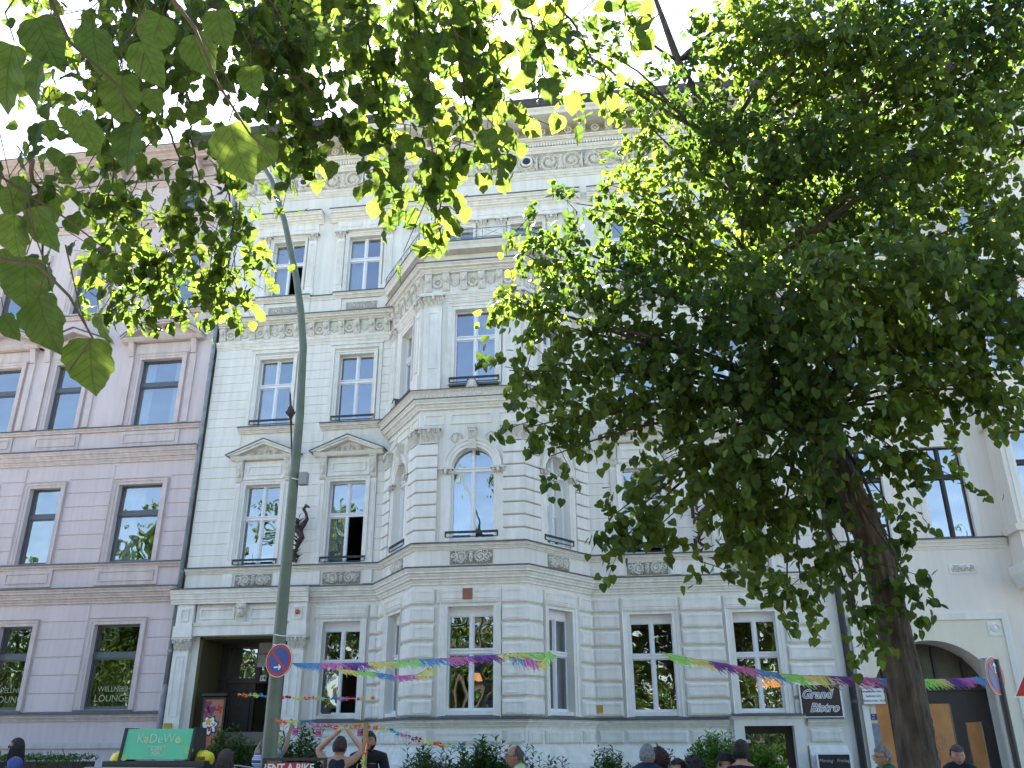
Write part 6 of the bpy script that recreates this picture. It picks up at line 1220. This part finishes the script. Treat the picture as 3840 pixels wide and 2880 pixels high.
def person(label, x, y, px_w_top, face, shirt, hair, arms='down', long_sleeve=True, hairstyle='short', trousers=(.04, .05, .09), skin=M_skin, lean=0., turn=0., glasses=None, fem=False, sleeves='long', grp=None, cap=None, beard=False, nod=0.):
    """face = heading in degrees the body faces (0 = towards the street/-y, 90 = +x, 180 = the hotel); head turned by `turn` more"""
    ztop = px_w_top; H = ztop; k = H/1.75; t_ = thing('person', label, 'person', (x, y, 0), math.radians(face), grp)
    S = .205*(.92 if fem else 1)*k; N = []; E = []
    def nd(p, r_): N.append(((p[0], p[1]+lean*max(0, p[2]-.9), p[2]), r_)); return len(N)-1
    def ed(*a): E.extend(zip(a, a[1:]))
    pel = nd((0, 0, .95*k), .13*k); wa = nd((0, -.01, 1.1*k), .112*k); ch = nd((0, -.005, 1.28*k), .125*k); nb = nd((0, .01, 1.44*k), .075*k); nk = nd((0, -.0, 1.52*k), .06*k); n2 = nd((0, -.01, 1.565*k), .056*k); ed(pel, wa, ch, nb, nk, n2)
    ARM = {}
    for sg in (-1, 1):
        hp = nd((sg*.095*k, 0, .88*k), .095*k); kn = nd((sg*.10*k, -.02, .49*k), .062*k); an = nd((sg*.105*k, .02, .10*k), .042*k); to = nd((sg*.12*k, -.13, .04), .035); ed(pel, hp, kn, an, to)
        sh = nd((sg*S*.86, .01, (1.42 if arms != 'up' else 1.45)*k), .058*k)
        if arms == 'up': el = (sg*.30*k, -.02, 1.58*k); wr = (sg*.10*k, -.10, 1.775*k)
        elif arms == 'up2': el = (sg*.30*k, -.08, 1.58*k); wr = (sg*.20*k, -.22, 1.84*k)
        elif arms == 'front': el = (sg*.27*k, -.10, 1.14*k); wr = (sg*.08*k, -.36, 1.14*k)
        else: el = (sg*.24*k, .03, 1.14*k); wr = (sg*.235*k, -.05, .89*k)
        e_ = nd(el, .042*k); w__ = nd(wr, .028*k); ed(nb, sh, e_, w__); d = Vector(wr)-Vector(el); d.normalize()
        side = Vector((-sg, 0, 0)) if arms != 'down' else Vector((0, -1, 0)); 
        pm = nd(tuple(Vector(wr)+d*.06), .030); ed(w__, pm); ARM[sg] = (el, wr)
        up = d.cross(side).normalized()
        for f_, (sp, ln) in enumerate(((-.028, .070), (-.010, .082), (.010, .078), (.027, .062))):
            b0 = Vector(wr)+d*.085+up*sp; b1 = b0+d*ln*.5+side*.008; b2 = b0+d*ln*.85+side*.03; i0 = nd(tuple(b0), .010); i1 = nd(tuple(b1), .009); i2 = nd(tuple(b2), .0075); ed(pm, i0, i1, i2)
        b0 = Vector(wr)+d*.035+up*-.034; i0 = nd(tuple(b0), .012); i1 = nd(tuple(b0+d*.03+up*-.022+side*.01), .010); i2 = nd(tuple(b0+d*.055+up*-.028+side*.02), .008); ed(pm, i0, i1, i2)
    hz_ = H-.118-.012; hc = (0, -.02+lean*.75*k, hz_)
    tr = math.radians(turn); M_ = Matrix.Translation(hc) @ Matrix.Rotation(tr, 4, 'Z') @ Matrix.Rotation(nod, 4, 'X')
    def put(mb): mb.v = [tuple(M_ @ Vector(p)) for p in mb.v]; return mb
    def extra(mb):
        h = MB(); head_mesh(h); [h.ball((sg*.078, .012, -.012), .03, 8, sx=.35, sy=.6, sz=1.05) for sg in (-1, 1)]; put(h); mb.mesh(h.v, h.f)
    body = skin_obj('body', skin, t_, N, E, 0, 1, extra)
    # clothing: own skinned shells, slightly wider
    o_ = .014; n2_, e2 = [], []
    def a_(p, r_): n2_.append(((p[0], p[1]+lean*max(0, p[2]-.9), p[2]), r_)); return len(n2_)-1
    c0 = a_((0, 0, .90*k), .15*k); c1 = a_((0, -.01, 1.1*k), (.112+.02)*k); c2 = a_((0, -.005, 1.28*k), .145*k); c2b = a_((0, .0, 1.37*k), (.145 if sleeves != 'tank' else .135)*k); c3 = a_((0, .012, (1.47 if sleeves != 'tank' else 1.43)*k), (.105 if sleeves != 'tank' else .085)*k); e2 += [(c0, c1), (c1, c2), (c2, c2b), (c2b, c3)]
    if sleeves != 'tank' and not fem: c4 = a_((0, .0, 1.545*k), .066*k); e2.append((c3, c4))
    if sleeves != 'tank':
        for sg in (-1, 1):
            el, wr = ARM[sg]; s_ = a_((sg*S*(.86 if not fem else 1.0), .01, (1.43 if arms != 'up' else 1.45)*k), (.085 if not fem else .10)*k); e2.append((c3, s_))
            if sleeves == 'long': m1 = a_(el, .054*k); m2 = a_(tuple(Vector(wr)-(Vector(wr)-Vector(el))*.05), .038*k); e2 += [(s_, m1), (m1, m2)]
            else: m1 = a_(tuple(Vector((sg*S*.86, .01, 1.42*k)).lerp(Vector(el), .62)), (.058 if not fem else .085)*k); e2.append((s_, m1))
    else:
        for sg in (-1, 1): s_ = a_((sg*.085*k, .015, 1.50*k), .04*k); e2.append((c3, s_))
    sm = shirt if not isinstance(shirt, tuple) else mat('cloth_%d_%d_%d' % tuple(int(c*99) for c in shirt), shirt, .9, .12, 14, .5, 30)
    skin_obj('shirt', sm, t_, n2_, e2, 0, 1)
    n2_, e2 = [], []; c0 = a_((0, 0, .97*k), .145*k); 
    for sg in (-1, 1): h1 = a_((sg*.095*k, 0, .86*k), .105*k); h2 = a_((sg*.10*k, -.02, .49*k), .078*k); h3 = a_((sg*.105*k, .015, .12*k), .065*k); e2 += [(c0, h1), (h1, h2), (h2, h3)]
    skin_obj('trousers', mat('trousers_%d' % int(trousers[2]*999), trousers, .9, .1, 10), t_, n2_, e2, 0, 1)
    for sg in (-1, 1): q = MB(); q.ball((sg*.115*k, -.06, .045), .055, 8, sy=2.3, sz=.85); q.build('shoe', M_iron, t_)
    # face details
    q = MB(); [q.ball((sg*.029, -.0815, .008), .0105, 8, sz=.6) for sg in (-1, 1)]; put(q).build('eye', mat('eye_white', (.42, .38, .35), .4), t_) if not glasses == 'dark' else None
    q = MB(); [q.ball((sg*.029, -.0895, .008), .005, 6, sz=.8) for sg in (-1, 1)]; put(q).build('iris', M_iron, t_) if not glasses == 'dark' else None
    q = MB(); [q.tube([(sg*.014, -.0985, .030), (sg*.03, -.0965, .036), (sg*.046, -.085, .030)], .0035, 5) for sg in (-1, 1)]; put(q).build('eyebrow', hair or M_bark, t_)
    q = MB(); q.tube([(-.024, -.088, -.054), (-.01, -.0975, -.052), (.01, -.0975, -.052), (.024, -.088, -.054)], .0045, 6); put(q).build('mouth', mat('lips', (.35, .12, .10), .5), t_)
    if beard:
        q = MB(); head_mesh(q, 28, 22, .010, lambda x, y, z: z < -.28 and y < .35 and not (abs(x) < .22 and -.56 < z < -.40 and y < 0), .002); put(q).build('beard', hair, t_)
    if hairstyle == 'short': msk = lambda x, y, z: (z > .50 and y < -.1) or (z > -.05-.35*(y > .3) and y > -.12) or z > .62; of, ns, cu = .013, .003, .002
    elif hairstyle == 'curly': msk = lambda x, y, z: z > (.5 if y < -.1 else -.5); of, ns, cu = .030, .010, .008
    elif hairstyle == 'balding': msk = lambda x, y, z: (-.35 < z < .62 and y > -.1) or (z > .55 and y > .1); of, ns, cu = .008, .002, .001
    elif hairstyle == 'long': msk = lambda x, y, z: z > (.48 if y < -.35 else -.7); of, ns, cu = .018, .003, .003
    else: msk = lambda x, y, z: z > (.42 if y < -.1 else -.5); of, ns, cu = .02, .002, .001
    q = MB(); head_mesh(q, 32, 24, of, msk, ns, cu)
    if hairstyle in ('long', 'long_short'):
        n_ = 22
        for lay in range(3):
            q.grid((n_, 9), lambda i, j: ((.083+.012*j/8+.004*math.sin(i*2.1+lay))*math.sin(-2.2+4.4*i/(n_-1)), (.092+.004*math.sin(i*3+j))*math.cos(-2.2+4.4*i/(n_-1))*.92+.012, .03-.30*j/8-.01*lay*math.sin(i)))
    if hairstyle == 'long':
        for i in range(150):
            a0 = rs.uniform(-2.35, 2.35); L = rs.uniform(.24, .36); z0 = rs.uniform(-.02, .09); rr = .9*math.sqrt(max(0, 1-(z0/.13)**2)); pts = []
            for j in range(6): u_ = j/5; r_ = (.088*rr*(1-u_)+(.105+.012*math.sin(i))*u_)+.012*math.sin(PI*u_); a1 = a0+.12*math.sin(3*u_+i); pts.append((r_*math.sin(a1), r_*1.1*math.cos(a1)+.01, z0-L*u_))
            q.tube(pts, [.007, .008, .008, .007, .005, .002], 4, False)
    if hairstyle in ('short', 'balding', 'curly'):
        for i in range(260):
            x_, y_, z_ = runit(1)[0]
            if not msk(x_, y_, z_): continue
            P = head_point(x_, y_, z_); P = tuple(c_*(1+of*.9/.1) for c_ in P); l_ = .010 if hairstyle != 'curly' else .028; d_ = Vector((x_+rs.normal(scale=.5), y_+rs.normal(scale=.5), z_*.6+rs.normal(scale=.5))).normalized()
            q.tube([P, Vector(P)+d_*l_*.6, Vector(P)+d_*l_+Vector((0, 0, -.006))], [.005, .004, .001], 4, False)
    if hairstyle == 'bun': q.ball((0, .085, .075), .036, 10)
    put(q).build('hair', hair, t_, smooth=True)
    if cap: q = MB(); head_mesh(q, 30, 20, .026, lambda x, y, z: z > (.28 if y < 0 else -.12), 0, .0); put(q).build('beanie', cap, t_, smooth=True)
    if glasses:
        q = MB()
        for sg in (-1, 1):
            P = [(sg*.031+.026*math.cos(a), -.100, .008+.021*math.sin(a)) for a in [2*PI*i/14 for i in range(14)]]
            if glasses == 'dark': q.mesh(P+[(p[0], p[1]-.004, p[2]) for p in P], [tuple(range(14)), tuple(range(14, 28))]+[(i, (i+1) % 14, 14+(i+1) % 14, 14+i) for i in range(14)])
            else: q.tube(P+[P[0]], .0022, 4, False)
            q.tube([(sg*.056, -.098, .014), (sg*.081, .0, .012)], .0025, 4)
        q.tube([(-.008, -.103, .012), (.008, -.103, .012)], .0025, 4); put(q).build('glasses', M_iron, t_)
    return t_
H_dk = hairm('black_hair', (.012, .010, .010)); H_br = hairm('brown_hair', (.055, .032, .020)); H_gr = hairm('grey_hair', (.30, .30, .32)); H_sb = hairm('salt_brown_hair', (.12, .095, .085)); H_rd = hairm('dark_auburn_hair', (.06, .016, .012))
M_strip = mat('striped_shirt', (.02, .12, .40), .9); _n = M_strip.node_tree; _w = _n.nodes.new('ShaderNodeTexWave'); _w.bands_direction = 'Z'; _w.inputs['Scale'].default_value = 3.2
_r = _n.nodes.new('ShaderNodeValToRGB'); _r.color_ramp.interpolation = 'CONSTANT'; _e = _r.color_ramp.elements; _e[0].color = (.03, .05, .14, 1); _e[1].position = .35; _e[1].color = (.75, .75, .75, 1); _x = _e.new(.55); _x.color = (.05, .28, .60, 1); _x = _e.new(.8); _x.color = (.35, .35, .38, 1)
_t = _n.nodes.new('ShaderNodeTexCoord'); _n.links.new(_t.outputs['Object'], _w.inputs[0]); _n.links.new(_w.outputs[0], _r.inputs[0]); _n.links.new(_r.outputs[0], _n.nodes['Principled BSDF'].inputs['Base Color'])
def at(x, y, Y): p = W(x, y, Y); return p[0], Y, p[2]
def P_(label, sx, sy, Y, *a, **k): x, y, z = at(sx, sy, Y); return person(label, x, y, z, *a, **k)
P_('woman with long dark hair, sunglasses and blue off-shoulder top at the far left', 43, 1594, -8.0, -62, (.07, .09, .30), H_dk, hairstyle='long', glasses='dark', fem=True, sleeves='short', skin=M_skin2, turn=-8)
P_('woman with brown hair seen from behind, left of the lamp post', 488, 1618, -10.4, 172, (.45, .47, .55), H_br, hairstyle='long', fem=True, sleeves='short')
P_('man in blue and white striped shirt reaching up behind the lamp post', 578, 1590, -9.15, 150, M_strip, H_sb, arms='up2', sleeves='short', skin=M_skin2)
P_('man in dark tank top seen from behind with both arms raised over his head', 735, 1590, -10.05, 180, (.015, .018, .035), H_br, arms='up', sleeves='tank')
P_('bearded man in a black long-sleeved shirt behind the wooden post', 799, 1579, -9.7, 12, (.008, .008, .010), H_dk, arms='front', beard=True, skin=M_skin2)
P_('older man with receding hair and pale green shirt facing left', 1128, 1609, -10.3, -80, (.42, .52, .26), H_sb, hairstyle='balding', lean=-.10, glasses='thin', skin=M_skin2)
P_('grey-haired man in a navy jacket seen from behind', 1396, 1607, -10.3, 160, (.012, .018, .06), H_gr)
P_('woman with curly dark auburn hair just behind the navy jacket', 1424, 1618, -9.9, 200, (.05, .02, .02), H_rd, hairstyle='curly', fem=True)
P_('dark-haired person facing left, only the crown showing, third from the right group', 1467, 1638, -10.2, -70, (.10, .06, .06), H_dk, hairstyle='short')
P_('person with black hair seen from behind beside a dark-haired neighbour', 1499, 1636, -10.3, 170, (.03, .03, .03), H_dk, hairstyle='curly')
P_('woman in black beanie and sunglasses beside a person in a black vest', 1569, 1626, -10.1, -60, (.25, .22, .30), H_dk, hairstyle='plain', glasses='dark', fem=True, cap=mat('black_knit', (.012, .012, .014), .95))
P_('person with black pinned-up hair and black vest seen from behind', 1598, 1598, -10.2, 150, (.012, .012, .014), H_dk, hairstyle='bun', fem=True)
P_('older grey-haired man with glasses and green jacket facing left', 1906, 1611, -9.6, -75, (.01, .11, .05), H_gr, glasses='thin')
P_('man in dark jacket looking down in front of the orange gateway boards', 2064, 1608, -8.6, -12, (.012, .014, .022), H_sb, turn=8, nod=.25)
